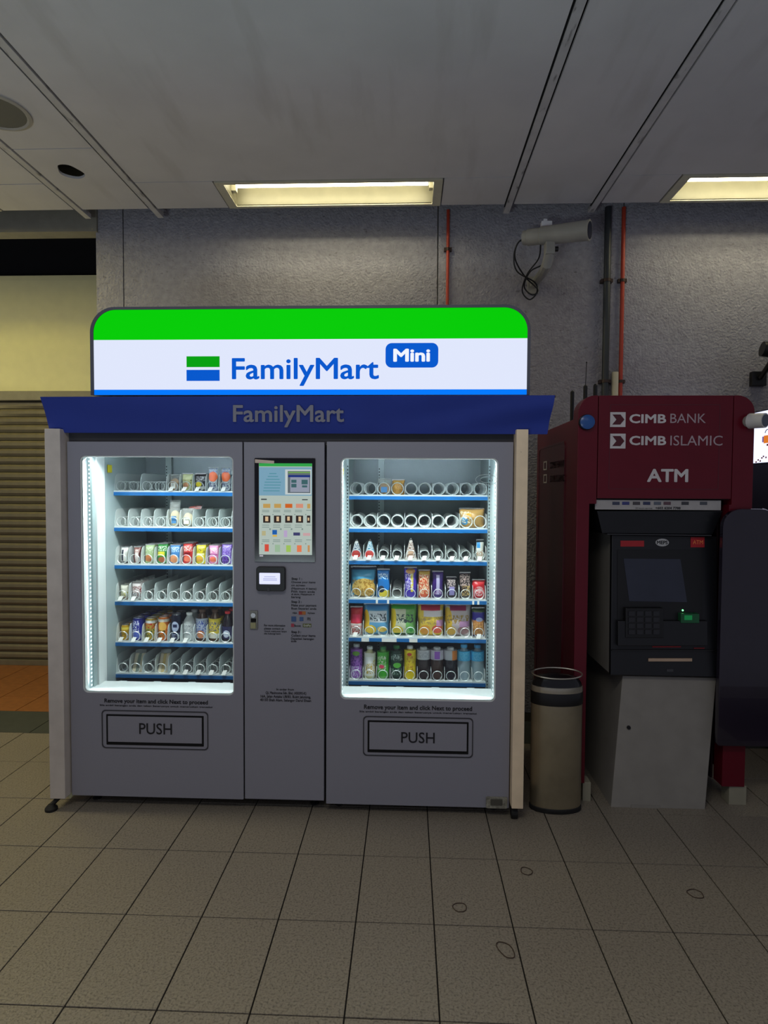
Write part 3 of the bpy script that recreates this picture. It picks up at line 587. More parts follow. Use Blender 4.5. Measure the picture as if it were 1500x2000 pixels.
plates(col, 'payment_mark', [(583.5, 590, 1194, 1200.5)], YD-.001, mat('mark_red', (170, 40, 30), .5)); plates(col, 'payment_mark', [(590, 597, 1194, 1200.5)], YD-.001, mat('mark_orange', (180, 110, 50), .5)); plates(col, 'payment_mark', [(569, 578.5, 1204, 1214), (585, 592.5, 1205, 1213)], YD-.001, mat('mark_blue', (60, 90, 140), .5))
lines([('VISA', 571, 580, 1195.5, 1199), ('MyDebit', 601, 615, 1196, 1199), ('Boost', 575, 587.5, 1220, 1224), ('FPX', 600, 607, 1206, 1212)], off=.01)
plates(col, 'payment_mark', [(568.5, 574.5, 1218, 1224.5)], YD-.001, mat('mark_pink', (170, 60, 80), .5)); plates(col, 'payment_mark', [(591.5, 608, 1218, 1225)], YD-.001, mat('mark_olive', (95, 100, 50), .5)); lettering('GrabPay', 593, 607, 1219.5, 1223.5, YD-.0022, M_white, col)
for dr, a, b, y, yy, m_ in ((LL['door'], 204, 406, 1366, 1374, 0), (RR_['door'], 711, 922, 1378, 1386.5, 0)):
    lettering('Remove your item and click Next to proceed', a, b, y, yy, YD-.0012, M_text, dr, off=.02)
    lettering('Sila ambil barangan anda dan tekan Seterusnya untuk meneruskan transaksi', a-9, b+9, yy+3.5, yy+6.5, YD-.0012, M_text, dr, off=.01)
lettering('PUSH', 272, 336, 1413, 1434, YD-.0056, M_text, LL['door'], off=.006); lettering('PUSH', 783.5, 849, 1430.5, 1451, YD-.0056, M_text, RR_['door'], off=.006)
ltc = part('floor_latch', MB().prism(prr(949, 990, 1555.5, 1577, YD, .006), YD-.012, YD), mat('scuffed_steel', (150, 148, 135), .5, .3, var=.4, scale=60), mr, bevel=.002)
part('latch_bolt', pxbox(MB(), 958, 981, 1561, 1572, YD-.012, .006), mat('scuffed_dark', (88, 86, 78), .5, .3), ltc, bevel=.001)
# faint round sticker on the right window
rg = MB()
for k, (ra, rb) in enumerate(((.052, .026), (.03, .014))): rg.tube([PY(950, 937, YD+.011)+Vector((ra*cos(a*pi/14), 0, rb*sin(a*pi/14))) for a in range(28)], .0014, 5, closed=True)
part('window_sticker', rg, film_mat('faint_white', (240, 250, 250), .6), RR_['door'])
#@@PART3
# ================================================================ GOODS IN THE MACHINES
U = 3.39/1200                                             # metres per photo pixel at the shelf fronts
M_foil = mat('foil_seal', (190, 190, 190), .3, .5); M_film = film_mat('clear_film', (225, 230, 225), .28); M_clear = film_mat('clear_bottle', (190, 215, 225), .45)
M_bread = mat('bread_crust', (196, 142, 72), .6, var=.25, scale=40, bump=.2); M_crumb = mat('bread_crumb', (232, 214, 168), .7, var=.1, scale=60); M_alu = mat('can_aluminium', (190, 192, 196), .3, .8)
def pouch_mb(w, h, d, seed=0, nu=10, nv=12):
    rnd = random.Random(seed); mb = MB(); vs = []; fs = []; ph = [rnd.uniform(0, 6) for _ in range(4)]
    for s in (-1, 1):
        for j in range(nv+1):
            for i in range(nu+1):
                u, v = i/nu, j/nv; e = max(0, min(1, (v-.05)/.9)); t = d*.5*(max(0, 1-abs(2*u-1)**2.4))**.6*(max(0, 1-abs(2*e-1)**3.2))**.7
                t *= 1+.12*sin(ph[0]+u*9+v*5)+.08*sin(ph[1]+v*14)
                pin = 1-.05*(1-abs(2*v-1)**2)
                vs.append((w*(u-.5)*pin+.0015*sin(ph[2]+v*8), s*t, h*v*(1-.02*sin(pi*u))))
    n = (nu+1)*(nv+1)
    for s in (0, 1):
        for j in range(nv):
            for i in range(nu):
                k = s*n+j*(nu+1)+i; q = (k, k+1, k+nu+2, k+nu+1); fs.append(q if s == 0 else q[::-1])
    return mb.add(vs, fs)
def wmesh(name, mb, m, smooth=True):
    me = mesh(name, mb, m, smooth=smooth)
    bm = bmesh.new(); bm.from_mesh(me); bmesh.ops.remove_doubles(bm, verts=bm.verts, dist=1e-5); bmesh.ops.recalc_face_normals(bm, faces=bm.faces); bm.to_mesh(me); bm.free(); return me
def saw(w, z0, z1, y, n=9):
    P = [(-w/2, z0)]+[(-w/2+w*i/(2*n), z1 if i % 2 else z1-.0022) for i in range(2*n+1)]+[(w/2, z0)]
    return MB().prism(P, y-.0008, y+.0008)
goods = []
def goods_root(name, pos, label, cat, group): t = thing(name, pos, label, cat, group); return t
def add(root, name, me): o = bpy.data.objects.new(name, me); C.objects.link(o); o.parent = root; WP[o.name] = WP[root.name]; return o
def mk_pouch(root, w, h, d, m, seed, sealm=None):
    b = add(root, 'pouch_body', wmesh('pouch_body', pouch_mb(w, h, d, seed), m)); s = sealm or M_foil
    add(root, 'top_seal', mesh('top_seal', saw(w*.98, h-.006, h+.004, 0), s)); add(root, 'bottom_seal', mesh('bottom_seal', MB().box(-w*.48, w*.48, -.0008, .0008, -.0005, .005), s))
def mk_can(root, r, h, m):
    add(root, 'can_body', mesh('can_body', MB().lathe([(r*.8, 0), (r*.98, .006), (r, .012), (r, h-.014), (r*.82, h-.003), (r*.8, h-.003)], n=20), m, smooth=True))
    add(root, 'can_lid', mesh('can_lid', MB().lathe([(r*.82, h-.0035), (r*.85, h), (r*.8, h), (r*.76, h-.004), (.001, h-.004)], n=20), M_alu, smooth=True)); add(root, 'pull_tab', mesh('pull_tab', MB().box(-.004, .004, -.01, .008, h-.004, h-.002), M_alu))
def mk_bottle(root, r, h, body, label, cap, lz=(.25, .62), clear=False):
    s = h/.2
    add(root, 'bottle_body', mesh('bottle_body', MB().lathe([(r*.85, 0), (r, .006), (r, h*.2), (r*.95, h*.24), (r, h*.28), (r, h*.66), (r*.85, h*.74), (r*.5, h*.86), (r*.42, h*.9), (r*.42, h*.92)], n=20), body, smooth=True))
    add(root, 'label_sleeve', mesh('label_sleeve', MB().lathe([(r*1.015, h*lz[0]), (r*1.02, h*(lz[0]+.02)), (r*1.02, h*(lz[1]-.02)), (r*1.015, h*lz[1])], n=20), label, smooth=True))
    add(root, 'cap', mesh('cap', MB().lathe([(r*.5, h*.91), (r*.52, h*.915), (r*.52, h*.99), (r*.46, h)], n=16), cap, smooth=True))
def mk_bun(root, w, h, d, m, seed, wrap=1.25, sticker=None):
    rnd = random.Random(seed); mb = MB(); vs = []; fs = []; nu, nv = 14, 9
    for j in range(nv+1):
        for i in range(nu):
            a = 2*pi*i/nu; e = pi*j/nv; q = 1+.07*sin(3*a+seed)+.05*sin(5*e+seed); vs.append((w*.46*sin(e)*cos(a)*q, d*.45*sin(e)*sin(a)*q, h*.5-h*.46*cos(e)))
    for j in range(nv):
        for i in range(nu): k = (i+1) % nu; fs.append((j*nu+i, j*nu+k, (j+1)*nu+k, (j+1)*nu+i))
    b = add(root, 'bun', wmesh('bun', mb.add(vs, fs), m)); add(root, 'wrapper', wmesh('wrapper', pouch_mb(w*1.05, h*wrap, d*1.06, seed), M_film))
    add(root, 'top_seal', mesh('top_seal', saw(w*.9, h*wrap-.01, h*wrap+.002, 0), M_film))
    if sticker: add(root, 'sticker', mesh('sticker', MB().box(-w*.26, w*.2, -d*.55-.001, -d*.55, h*.2, h*.62), sticker))
def mk_onigiri(root, w, h, d, m, sticker):
    P = rr(-w/2, w/2, 0, h, .004, 2); P = [(x*(1-.78*z/h), z) for x, z in P]
    add(root, 'wrapped_triangle', mesh('wrapped_triangle', MB().prism(P, -d/2, d/2), m, bevel=.003)); add(root, 'sticker', mesh('sticker', MB().box(-w*.2, w*.2, -d/2-.0012, -d/2-.0004, h*.12, h*.45), sticker))
    add(root, 'wrapper_tip', mesh('wrapper_tip', MB().prism([(-w*.12, h*.94), (w*.12, h*.94), (w*.05, h*1.12), (-w*.07, h*1.1)], -.001, .001), M_film))
def mk_sandwich(root, w, h, d, fill):
    tri = lambda k: [(0, 0), (d*k, 0), (d*.15, h*k)]
    for x0, x1 in ((-w*.48, -w*.16), (w*.16, w*.48)): add(root, 'bread_slice', mesh('bread_slice', MB().prism([(-d*.5, 0), (d*.5, 0), (d*.42, h), (d*.2, h)], x0, x1, axis='x'), M_crumb, bevel=.002))
    add(root, 'filling', mesh('filling', MB().prism([(-d*.48, .001), (d*.48, .001), (d*.4, h*.97), (d*.2, h*.97)], -w*.16, w*.16, axis='x'), fill))
    add(root, 'wrapper', mesh('wrapper', MB().prism([(-d*.54, -.0005), (d*.54, -.0005), (d*.46, h*1.2), (d*.3, h*1.2)], -w*.5, w*.5, axis='x'), M_film))
def stock(machine_, row, lane, kind, wpx, hpx, dpx, m, label, cat, group, depth=1, lean=0, yaw=0, name=None, **kw):
    G_ = LL if machine_ == 'L' else RR_; zt = G_['tr'][row]; x = G_['SX0']+G_['pitch']*(lane+.5); w, h, d = wpx*U, hpx*U, dpx*U
    pos = (x, 3.36+.028+d/2, zt+.0015); nm = name or {'pouch': 'snack_pouch', 'can': 'drink_can', 'bottle': 'drink_bottle', 'bun': 'wrapped_bun', 'onigiri': 'rice_ball_pack', 'sandwich': 'wrapped_sandwich'}[kind]
    t = thing(nm, pos, label, cat, group); sd = int(lane*10)+row*31+(7 if machine_ == 'L' else 0)
    if kind == 'pouch': mk_pouch(t, w, h, d, m, sd, kw.get('seal'))
    elif kind == 'can': mk_can(t, w/2, h, m)
    elif kind == 'bottle': mk_bottle(t, w/2, h, m, kw['label_m'], kw['cap'], kw.get('lz', (.25, .62)))
    elif kind == 'bun': mk_bun(t, w, h, d, m, sd, kw.get('wrap', 1.25), kw.get('sticker'))
    elif kind == 'onigiri': mk_onigiri(t, w, h, d, m, kw['sticker'])
    elif kind == 'sandwich': mk_sandwich(t, w, h, d, m)
    t.rotation_euler = (-lean, 0, yaw)
    words = {1: 'second', 2: 'third', 3: 'fourth', 4: 'fifth'}
    for k in range(1, depth):
        c = copy_tree(t, None, (0, (d+.012)*k, 0)); c['label'] = label.split(' on the ')[0].split(' in the ')[0]+', %s back in its lane' % words[k]
    return t
P = printmat
W_ = (238, 236, 228)
gb, gs, gd = 'breads in the left machine', 'snack packs in the left machine', 'drinks in the left machine'
st_w = mat('sticker_white', (230, 228, 215), .5); st_b = mat('sticker_blue', (70, 130, 180), .5)
stock('L', 0, 4, 'bun', 20, 27, 16, M_bread, 'brown bun in clear wrap on the top shelf of the left machine', 'bread', gb, sticker=st_w)
stock('L', 0, 5, 'pouch', 22, 35, 14, P('pk_olive', (196, 200, 140), [('n', .5, .4, .4, .25, (120, 110, 60)), ('r', .5, .8, .45, .12, (220, 222, 170)), ('e', .4, .35, .25, .14, (180, 120, 80))]), 'pale green bread pack on the top shelf, left machine', 'bread', gb)
stock('L', 0, 6, 'pouch', 22, 35, 14, P('pk_blackyel', (34, 32, 34), [('e', .4, .4, .28, .14, (220, 200, 40)), ('n', .55, .72, .4, .14, (190, 190, 190)), ('r', .7, .2, .25, .08, (210, 210, 200))]), 'black and yellow pack on the top shelf, left machine', 'snack', gs)
og = P('pk_orange_top', (214, 220, 224), [('e', .5, .62, .42, .22, (232, 104, 50)), ('n', .5, .2, .5, .18, (60, 74, 110)), ('n', .5, .9, .4, .1, (120, 140, 190))])
for i, wd in ((7, 'left of two'), (8, 'right of two')): stock('L', 0, i, 'pouch', 20, 47, 12, og, 'orange and clear pack on the top shelf, %s' % wd, 'snack', gs, seal=M_film)
stock('L', 1, 4, 'bun', 21, 34, 15, M_crumb, 'cream roll in a tall clear wrap on the second shelf, left machine', 'bread', gb, wrap=1.55, sticker=st_b, yaw=.1)
stock('L', 1, 5, 'bun', 23, 29, 16, M_crumb, 'pale bread with a black wrapper top, second shelf of the left machine', 'bread', gb, sticker=st_w)
hd = thing('bread_header', (LL['SX0']+LL['pitch']*5.9, 3.43, LL['tr'][1]+.0955), 'black printed card above the pale bread on the second shelf', 'card'); q = MB().hexa([(-.04, 0, -.0), (.038, 0, .004), (.038, .002, .004), (-.04, .002, 0), (-.036, .01, .018), (.046, .01, .03), (.046, .012, .03), (-.036, .012, .018)]); add(hd, 'card', mesh('card', q, P('pk_card', (34, 28, 26), [('n', .5, .5, .4, .3, (170, 60, 40))])))
L3 = [(0, 15, 32, 12, P('c_white', W_, [('r', .35, .5, .12, .35, (40, 44, 60)), ('r', .5, .06, .5, .06, (50, 50, 60))]), 'white carton with a dark stripe', 2),
      (1, 15, 33, 12, P('c_maroon', (104, 46, 42), [('r', .55, .45, .2, .4, (226, 214, 208)), ('n', .5, .8, .4, .15, (190, 150, 140))]), 'maroon and white pack', 2),
      (2, 19, 38, 10, P('c_sage', (160, 186, 130), [('n', .5, .7, .4, .2, (210, 216, 190)), ('e', .45, .28, .4, .18, (196, 120, 70))]), 'sage green snack pack', 3),
      (3, 21, 40, 10, P('c_green', (36, 128, 50), [('n', .5, .75, .4, .12, (210, 226, 200)), ('r', .4, .5, .35, .1, (216, 206, 60)), ('e', .5, .2, .36, .14, (170, 90, 50))]), 'green snack pack with a yellow panel', 3),
      (4, 21, 38, 10, P('c_lblue', (70, 130, 186), [('n', .5, .75, .4, .14, (190, 214, 232)), ('e', .4, .25, .4, .2, (226, 150, 100))]), 'light blue snack pack', 3),
      (5, 20, 42, 10, P('c_red', (196, 44, 40), [('n', .5, .72, .42, .12, (240, 220, 210)), ('e', .5, .25, .36, .14, (230, 120, 90)), ('r', .5, .5, .3, .05, (120, 20, 24))]), 'bright red snack pack', 3),
      (6, 20, 39, 10, P('c_yellow', (222, 204, 34), [('n', .5, .7, .4, .12, (110, 100, 40)), ('r', .45, .5, .4, .05, (246, 240, 190)), ('e', .4, .25, .35, .14, (226, 170, 60))]), 'bright yellow snack pack', 3),
      (7, 19, 38, 10, P('c_pink', (226, 140, 186), [('n', .5, .7, .4, .14, (250, 226, 236)), ('e', .5, .25, .34, .14, (236, 120, 90)), ('r', .5, .5, .4, .05, (180, 90, 150))]), 'pink snack pack', 3),
      (8, 21, 41, 10, P('c_purple', (112, 76, 178), [('n', .5, .5, .45, .45, (180, 160, 220)), ('n', .5, .2, .3, .15, (50, 30, 90))]), 'purple patterned snack pack', 3),
      (9, 20, 40, 10, P('c_purple2', (90, 60, 150), [('n', .5, .5, .45, .4, (150, 120, 200))]), 'dark purple snack pack at the shelf end', 2)]
for ln, w_, h_, d_, m_, lb, dp in L3: stock('L', 2, ln, 'pouch', w_, h_, d_, m_, lb+' on the third shelf of the left machine', 'snack', gs, depth=dp, lean=.08)
stock('L', 3, 0, 'pouch', 17, 30, 14, P('d_cup', (226, 224, 206), [('n', .5, .3, .45, .22, (180, 170, 50)), ('n', .5, .12, .4, .1, (140, 60, 40))]), 'white and yellow sachet on the fourth shelf, left machine', 'snack', gs, depth=3, seal=M_film)
stock('L', 3, 1, 'pouch', 22, 36, 14, P('d_redwhite', (226, 218, 214), [('n', .5, .45, .5, .3, (130, 36, 34)), ('n', .3, .2, .3, .2, (90, 94, 110))]), 'white and dark red speckled pack on the fourth shelf, left machine', 'snack', gs, depth=4, seal=M_film)
gold = mat('gold_can', (206, 160, 30), .3, .4, var=.15)
stock('L', 4, 0, 'can', 16, 31, 16, P('e_gold', (216, 168, 30), [('n', .5, .4, .4, .2, (120, 90, 20)), ('r', .5, .78, .5, .08, (240, 216, 90))], metal=.3), 'small gold can in the bottom drinks row, left machine', 'can', gd, depth=2)
stock('L', 4, 1, 'can', 25, 45, 25, P('e_blue', (34, 44, 150), [('n', .4, .5, .3, .4, (226, 230, 246)), ('e', .5, .25, .3, .15, (90, 110, 200))], metal=.2), 'blue and white drink can in the drinks row, left machine', 'can', gd, depth=4)
stock('L', 4, 2, 'can', 23, 45, 23, P('e_silverred', (190, 160, 60), [('n', .5, .7, .5, .15, (200, 40, 36)), ('n', .5, .35, .5, .2, (60, 90, 50)), ('r', .5, .85, .5, .06, (226, 226, 220))], metal=.3), 'gold can with red and green print in the drinks row', 'can', gd, depth=4)
stock('L', 4, 3, 'can', 23, 48, 23, P('e_amber', (224, 120, 36), [('e', .5, .6, .34, .2, (244, 190, 90)), ('n', .5, .3, .5, .16, (90, 84, 30)), ('r', .5, .86, .5, .06, (230, 226, 210))], metal=.3), 'amber orange can in the drinks row, left machine', 'can', gd, depth=2)
stock('L', 4, 4, 'can', 21, 53, 21, P('e_navy', (24, 30, 56), [('e', .5, .55, .34, .2, (180, 190, 214)), ('r', .5, .58, .2, .06, (30, 40, 80)), ('n', .5, .2, .4, .12, (150, 160, 190))], metal=.2), 'navy blue can with a silver emblem in the drinks row', 'can', gd, depth=2)
cap_w, cap_r, cap_b, cap_g, cap_y = [mat('cap_'+n_, c_, .4) for n_, c_ in (('white', (226, 228, 226)), ('red', (206, 38, 44)), ('brown', (96, 66, 48)), ('green', (40, 120, 60)), ('blue', (80, 170, 220)))]
stock('L', 4, 5, 'bottle', 24, 56, 24, mat('milk_grey', (186, 192, 190), .35, var=.15), 'cloudy white bottle in the drinks row, left machine', 'bottle', gd, depth=2, label_m=P('l_white', (206, 210, 208), [('n', .5, .5, .5, .4, (150, 156, 160))]), cap=cap_w)
stock('L', 4, 6, 'bottle', 25, 63, 25, mat('coffee_dark', (62, 40, 28), .25), 'brown coffee bottle with a silver blue sleeve, drinks row', 'bottle', gd, depth=2, label_m=P('l_silver', (170, 180, 196), [('n', .5, .6, .5, .3, (60, 80, 150)), ('e', .5, .2, .3, .2, (200, 130, 90))]), cap=cap_b, lz=(.1, .72))
stock('L', 4, 7, 'bottle', 25, 63, 25, mat('tea_dark', (70, 46, 24), .25), 'brown bottle with a yellow sleeve in the drinks row', 'bottle', gd, depth=2, label_m=P('l_yellow', (214, 190, 60), [('n', .5, .6, .5, .25, (96, 96, 110)), ('r', .5, .12, .5, .12, (220, 216, 200))]), cap=cap_b, lz=(.1, .72))
stock('L', 4, 8, 'bottle', 22, 60, 22, mat('cola_dark', (30, 22, 30), .2), 'dark bottle with a red cap in the drinks row, left machine', 'bottle', gd, depth=2, label_m=P('l_navy', (40, 40, 80), [('e', .5, .4, .3, .3, (200, 206, 220))]), cap=cap_r, lz=(.1, .5))
stock('L', 5, 1, 'sandwich', 20, 33, 24, mat('fill_green', (60, 96, 60), .6, var=.3, scale=80), 'cream sandwich with green filling on the lowest shelf, left machine', 'sandwich', gb)
stock('L', 5, 3, 'sandwich', 19, 34, 24, mat('fill_egg', (226, 190, 60), .6, var=.2, scale=80), 'sandwich with yellow egg filling on the lowest shelf, left machine', 'sandwich', gb)
gB, gS, gD = 'breads in the right machine', 'snack packs in the right machine', 'drinks in the right machine'
stock('R', 0, 2.05, 'bun', 26, 26, 18, M_bread, 'golden bun with a blue and white sticker, top shelf of the right machine', 'bread', gB, sticker=st_b)
stock('R', 0, 3.05, 'pouch', 25, 30, 18, P('r_gold', (198, 150, 70), [('n', .5, .5, .45, .3, (170, 120, 50))]), 'plain golden bread bag on the top shelf, right machine', 'bread', gB, yaw=.1)
stock('R', 1, 8.45, 'pouch', 50, 38, 26, P('r_kraft', (190, 150, 84), [('e', .22, .35, .14, .2, (70, 150, 200)), ('n', .25, .55, .2, .3, (236, 226, 190)), ('e', .38, .66, .1, .12, (230, 160, 30))]), 'wide brown bread bag with a blue sticker at the right of the second shelf', 'bread', gB, yaw=-.08)
tri = P('r_tri', (214, 216, 214), [('e', .5, .3, .4, .2, (206, 60, 52)), ('n', .5, .6, .5, .3, (60, 90, 120))]); trib = P('r_trib', (206, 200, 192), [('n', .5, .5, .45, .4, (110, 70, 50))])
stock('R', 2, 0, 'onigiri', 25, 35, 16, tri, 'white and red rice ball pack, far left of the third shelf, right machine', 'rice ball', gS, sticker=mat('st_red', (206, 70, 60), .5))
stock('R', 2, 1, 'onigiri', 25, 35, 16, P('r_tri2', (206, 214, 216), [('e', .4, .3, .4, .2, (206, 60, 52)), ('n', .5, .7, .5, .3, (40, 140, 170))]), 'rice ball pack with a teal top, second on the third shelf', 'rice ball', gS, sticker=mat('st_red', (206, 70, 60), .5))
stock('R', 2, 4, 'onigiri', 24, 38, 16, trib, 'brown rice ball pack in the middle of the third shelf', 'rice ball', gS, sticker=mat('st_tan', (196, 160, 130), .5))
stock('R', 2, 9.05, 'pouch', 15, 40, 10, P('r_slim', (226, 226, 214), [('r', .3, .75, .2, .15, (60, 150, 210)), ('n', .5, .35, .4, .14, (180, 120, 60)), ('r', .5, .94, .5, .05, (40, 60, 60))]), 'slim white and blue pack at the right end of the third shelf', 'snack', gS)
R4 = [(.5, 52, 60, 24, P('s_chip', (70, 150, 186), [('e', .52, .3, .44, .32, (216, 180, 96)), ('n', .5, .3, .42, .3, (176, 130, 50)), ('r', .5, .95, .5, .05, (40, 60, 90))]), 'wide blue potato chip bag at the left of the fourth shelf'),
      (2, 25, 56, 12, P('s_bly', (30, 120, 196), [('r', .6, .14, .4, .12, (226, 206, 50)), ('e', .35, .3, .25, .12, (30, 40, 60)), ('n', .5, .75, .4, .1, (200, 226, 240))]), 'blue pouch with a yellow foot on the fourth shelf'),
      (4, 25, 60, 12, P('s_pur', (72, 50, 170), [('r', .62, .55, .1, .35, (226, 210, 80)), ('n', .4, .6, .3, .3, (220, 214, 236)), ('e', .5, .88, .35, .09, (196, 140, 70))]), 'tall purple and gold pouch on the fourth shelf'),
      (5, 23, 55, 12, P('s_rg', (214, 90, 50), [('n', .5, .55, .45, .4, (236, 220, 180)), ('r', .5, .9, .5, .06, (200, 160, 70))]), 'red and cream pouch on the fourth shelf'),
      (6, 22, 53, 12, P('s_choc', (56, 30, 110), [('r', .5, .5, .14, .36, (190, 184, 216)), ('n', .5, .25, .3, .1, (180, 150, 190))]), 'deep purple chocolate pouch on the fourth shelf'),
      (7, 20, 42, 12, P('s_drk', (40, 34, 44), [('n', .5, .7, .4, .2, (214, 196, 190)), ('r', .55, .35, .25, .2, (150, 140, 196))]), 'short dark pouch with lilac print on the fourth shelf'),
      (8, 22, 51, 12, P('s_gld', (50, 38, 40), [('n', .5, .7, .45, .22, (216, 190, 180)), ('n', .6, .3, .35, .2, (214, 180, 110))]), 'dark pouch with silver and gold print on the fourth shelf'),
      (9, 26, 37, 14, P('s_red', (206, 36, 44), [('e', .5, .4, .34, .26, (236, 180, 180)), ('n', .5, .4, .3, .2, (200, 30, 40))]), 'short red pouch at the right end of the fourth shelf')]
for ln, w_, h_, d_, m_, lb in R4: stock('R', 3, ln, 'pouch', w_, h_, d_, m_, lb, 'snack', gS, lean=.05, depth=1)
R5 = [(0, 25, 56, 14, P('t_red', (206, 44, 50), [('r', .5, .22, .5, .2, (226, 206, 200)), ('n', .5, .2, .4, .14, (190, 60, 50)), ('r', .5, .6, .3, .14, (226, 60, 90))]), 'red and white noodle pouch at the left of the fifth shelf'),
      (1.5, 52, 62, 22, P('t_lemon', (96, 160, 200), [('r', .55, .6, .34, .18, (206, 212, 216)), ('n', .56, .58, .3, .12, (70, 80, 90)), ('e', .12, .45, .12, .36, (236, 190, 40)), ('e', .3, .18, .2, .15, (240, 200, 50)), ('e', .72, .2, .18, .1, (236, 196, 70)), ('r', .55, .9, .4, .08, (70, 150, 210))]), 'blue bag with yellow fruit on the fifth shelf'),
      (3.5, 52, 62, 22, P('t_green', (196, 200, 170), [('r', .8, .5, .22, .5, (110, 170, 90)), ('n', .5, .55, .36, .14, (70, 84, 80)), ('e', .1, .55, .12, .34, (236, 200, 40)), ('e', .28, .18, .2, .14, (230, 200, 50)), ('r', .45, .92, .45, .07, (70, 170, 50)), ('e', .78, .2, .08, .09, (50, 150, 50)), ('r', .5, .03, .5, .04, (30, 110, 40))]), 'green and yellow snack bag on the fifth shelf'),
      (5.5, 52, 62, 22, P('t_pink', (222, 190, 70), [('r', .6, .72, .36, .1, (216, 206, 206)), ('n', .55, .5, .4, .12, (180, 150, 90)), ('r', .5, .9, .36, .09, (190, 40, 66)), ('e', .75, .22, .2, .14, (226, 90, 60)), ('e', .3, .2, .2, .15, (220, 150, 50)), ('r', .85, .42, .14, .1, (206, 150, 190))]), 'yellow snack bag with a crimson top on the fifth shelf'),
      (7.5, 52, 62, 22, P('t_plum', (190, 176, 176), [('e', .12, .5, .16, .42, (220, 180, 50)), ('n', .5, .55, .4, .13, (160, 130, 70)), ('r', .5, .9, .3, .08, (160, 40, 90)), ('e', .24, .18, .2, .15, (216, 170, 60)), ('e', .7, .2, .22, .14, (150, 110, 110)), ('r', .75, .4, .2, .09, (190, 140, 180))]), 'grey and yellow snack bag with a plum top on the fifth shelf'),
      (9, 26, 57, 14, P('t_violet', (50, 40, 140), [('r', .5, .32, .5, .26, (196, 130, 70)), ('n', .5, .3, .4, .2, (226, 170, 100)), ('r', .5, .92, .5, .07, (60, 90, 40)), ('e', .55, .6, .25, .07, (180, 190, 230))]), 'violet and brown pouch at the right end of the fifth shelf')]
for ln, w_, h_, d_, m_, lb in R5: stock('R', 4, ln, 'pouch', w_, h_, d_, m_, lb, 'snack', gS, lean=.03)
dk = mat('juice_dark', (40, 30, 28), .2)
R6 = [(0, 23, 64, (150, 90, 180), [('n', .5, .6, .5, .3, (90, 40, 130)), ('e', .5, .86, .3, .08, (110, 160, 60)), ('n', .5, .2, .5, .2, (206, 190, 226))], (150, 120, 180), cap_w, 'purple drink bottle at the left of the bottom shelf', (.02, .86)),
      (1, 22, 60, (226, 226, 212), [('n', .6, .4, .4, .3, (214, 180, 60)), ('r', .5, .7, .3, .14, (240, 240, 236))], (196, 196, 150), cap_w, 'white drink bottle with yellow print, bottom shelf', (.08, .8)),
      (2, 23, 60, (70, 170, 50), [('n', .4, .55, .35, .3, (196, 210, 180)), ('e', .4, .4, .2, .08, (226, 70, 100))], (110, 170, 90), cap_g, 'bright green drink bottle on the bottom shelf', (.08, .84)),
      (3, 24, 62, (24, 56, 44), [('e', .55, .45, .3, .1, (90, 180, 60)), ('n', .5, .75, .45, .12, (160, 180, 170)), ('n', .5, .2, .4, .12, (120, 150, 130))], (30, 50, 40), cap_g, 'dark green drink bottle on the bottom shelf', (.06, .86)),
      (4, 22, 62, (226, 202, 30), [('n', .5, .5, .3, .3, (196, 140, 30)), ('e', .45, .86, .2, .06, (206, 70, 40))], (226, 200, 40), cap_w, 'yellow drink bottle on the bottom shelf', (.04, .88)),
      (5, 25, 60, (196, 198, 200), [('n', .5, .5, .4, .3, (160, 164, 170))], (44, 34, 34), cap_w, 'black drink bottle with a plain grey label, bottom shelf', (.62, .92)),
      (6, 25, 60, (190, 184, 196), [('r', .5, .5, .2, .4, (150, 90, 190))], (60, 42, 34), cap_w, 'brown drink bottle with a lilac label, bottom shelf', (.62, .92)),
      (7, 25, 60, (186, 188, 192), [('r', .8, .5, .2, .5, (226, 130, 50))], (26, 26, 34), cap_w, 'black drink bottle with a grey and orange label, bottom shelf', (.62, .92)),
      (8, 25, 66, (70, 180, 226), [('n', .5, .5, .4, .4, (110, 200, 236))], None, cap_y, 'clear water bottle with a blue label, second from right on the bottom shelf', (.55, .82)),
      (9, 25, 66, (60, 176, 226), [('n', .5, .5, .4, .4, (110, 200, 236))], None, cap_y, 'clear water bottle with a blue label at the right end of the bottom shelf', (.55, .82))]
for k, (ln, w_, h_, lc, sh, bc, cp, lb, lz) in enumerate(R6):
    stock('R', 5, ln, 'bottle', w_*1.06, h_+2, w_, M_clear if bc is None else mat('liquid_%s' % 'abcdefghij'[k], bc, .25, var=.2), lb, 'bottle', gD, label_m=P('bl_%s' % 'abcdefghij'[k], lc, sh), cap=cp, lz=lz, lean=.04)
# ================================================================ BANK KIOSK
YK = 3.17
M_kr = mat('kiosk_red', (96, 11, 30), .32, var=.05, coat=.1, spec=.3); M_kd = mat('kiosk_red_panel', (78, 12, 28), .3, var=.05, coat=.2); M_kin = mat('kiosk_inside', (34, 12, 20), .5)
M_kt = mat('kiosk_print', (205, 198, 200), .5); M_atm = mat('atm_grey', (142, 138, 132), .55, var=.06); M_atb = mat('atm_black', (20, 21, 26), .35); M_seam = mat('seam_dark', (20, 6, 10), .7)
kx0, kx1 = X(1126, YK), X(1469, YK); kz = Z(772, YK, 1300); kb = Z(985, YK, 1300)
t = thing('atm_kiosk', ((kx0+kx1)/2, 3.6, 0), 'tall dark red bank machine kiosk with white lettering beside the steel bin', 'kiosk')
def kp(x0, x1, y0, y1, Y=YK): xm = (x0+x1)/2; return X(x0, Y, (y0+y1)/2), X(x1, Y, (y0+y1)/2), Z(y1, Y, xm), Z(y0, Y, xm)
xa, xb = X(1166, YK), X(1427, YK)
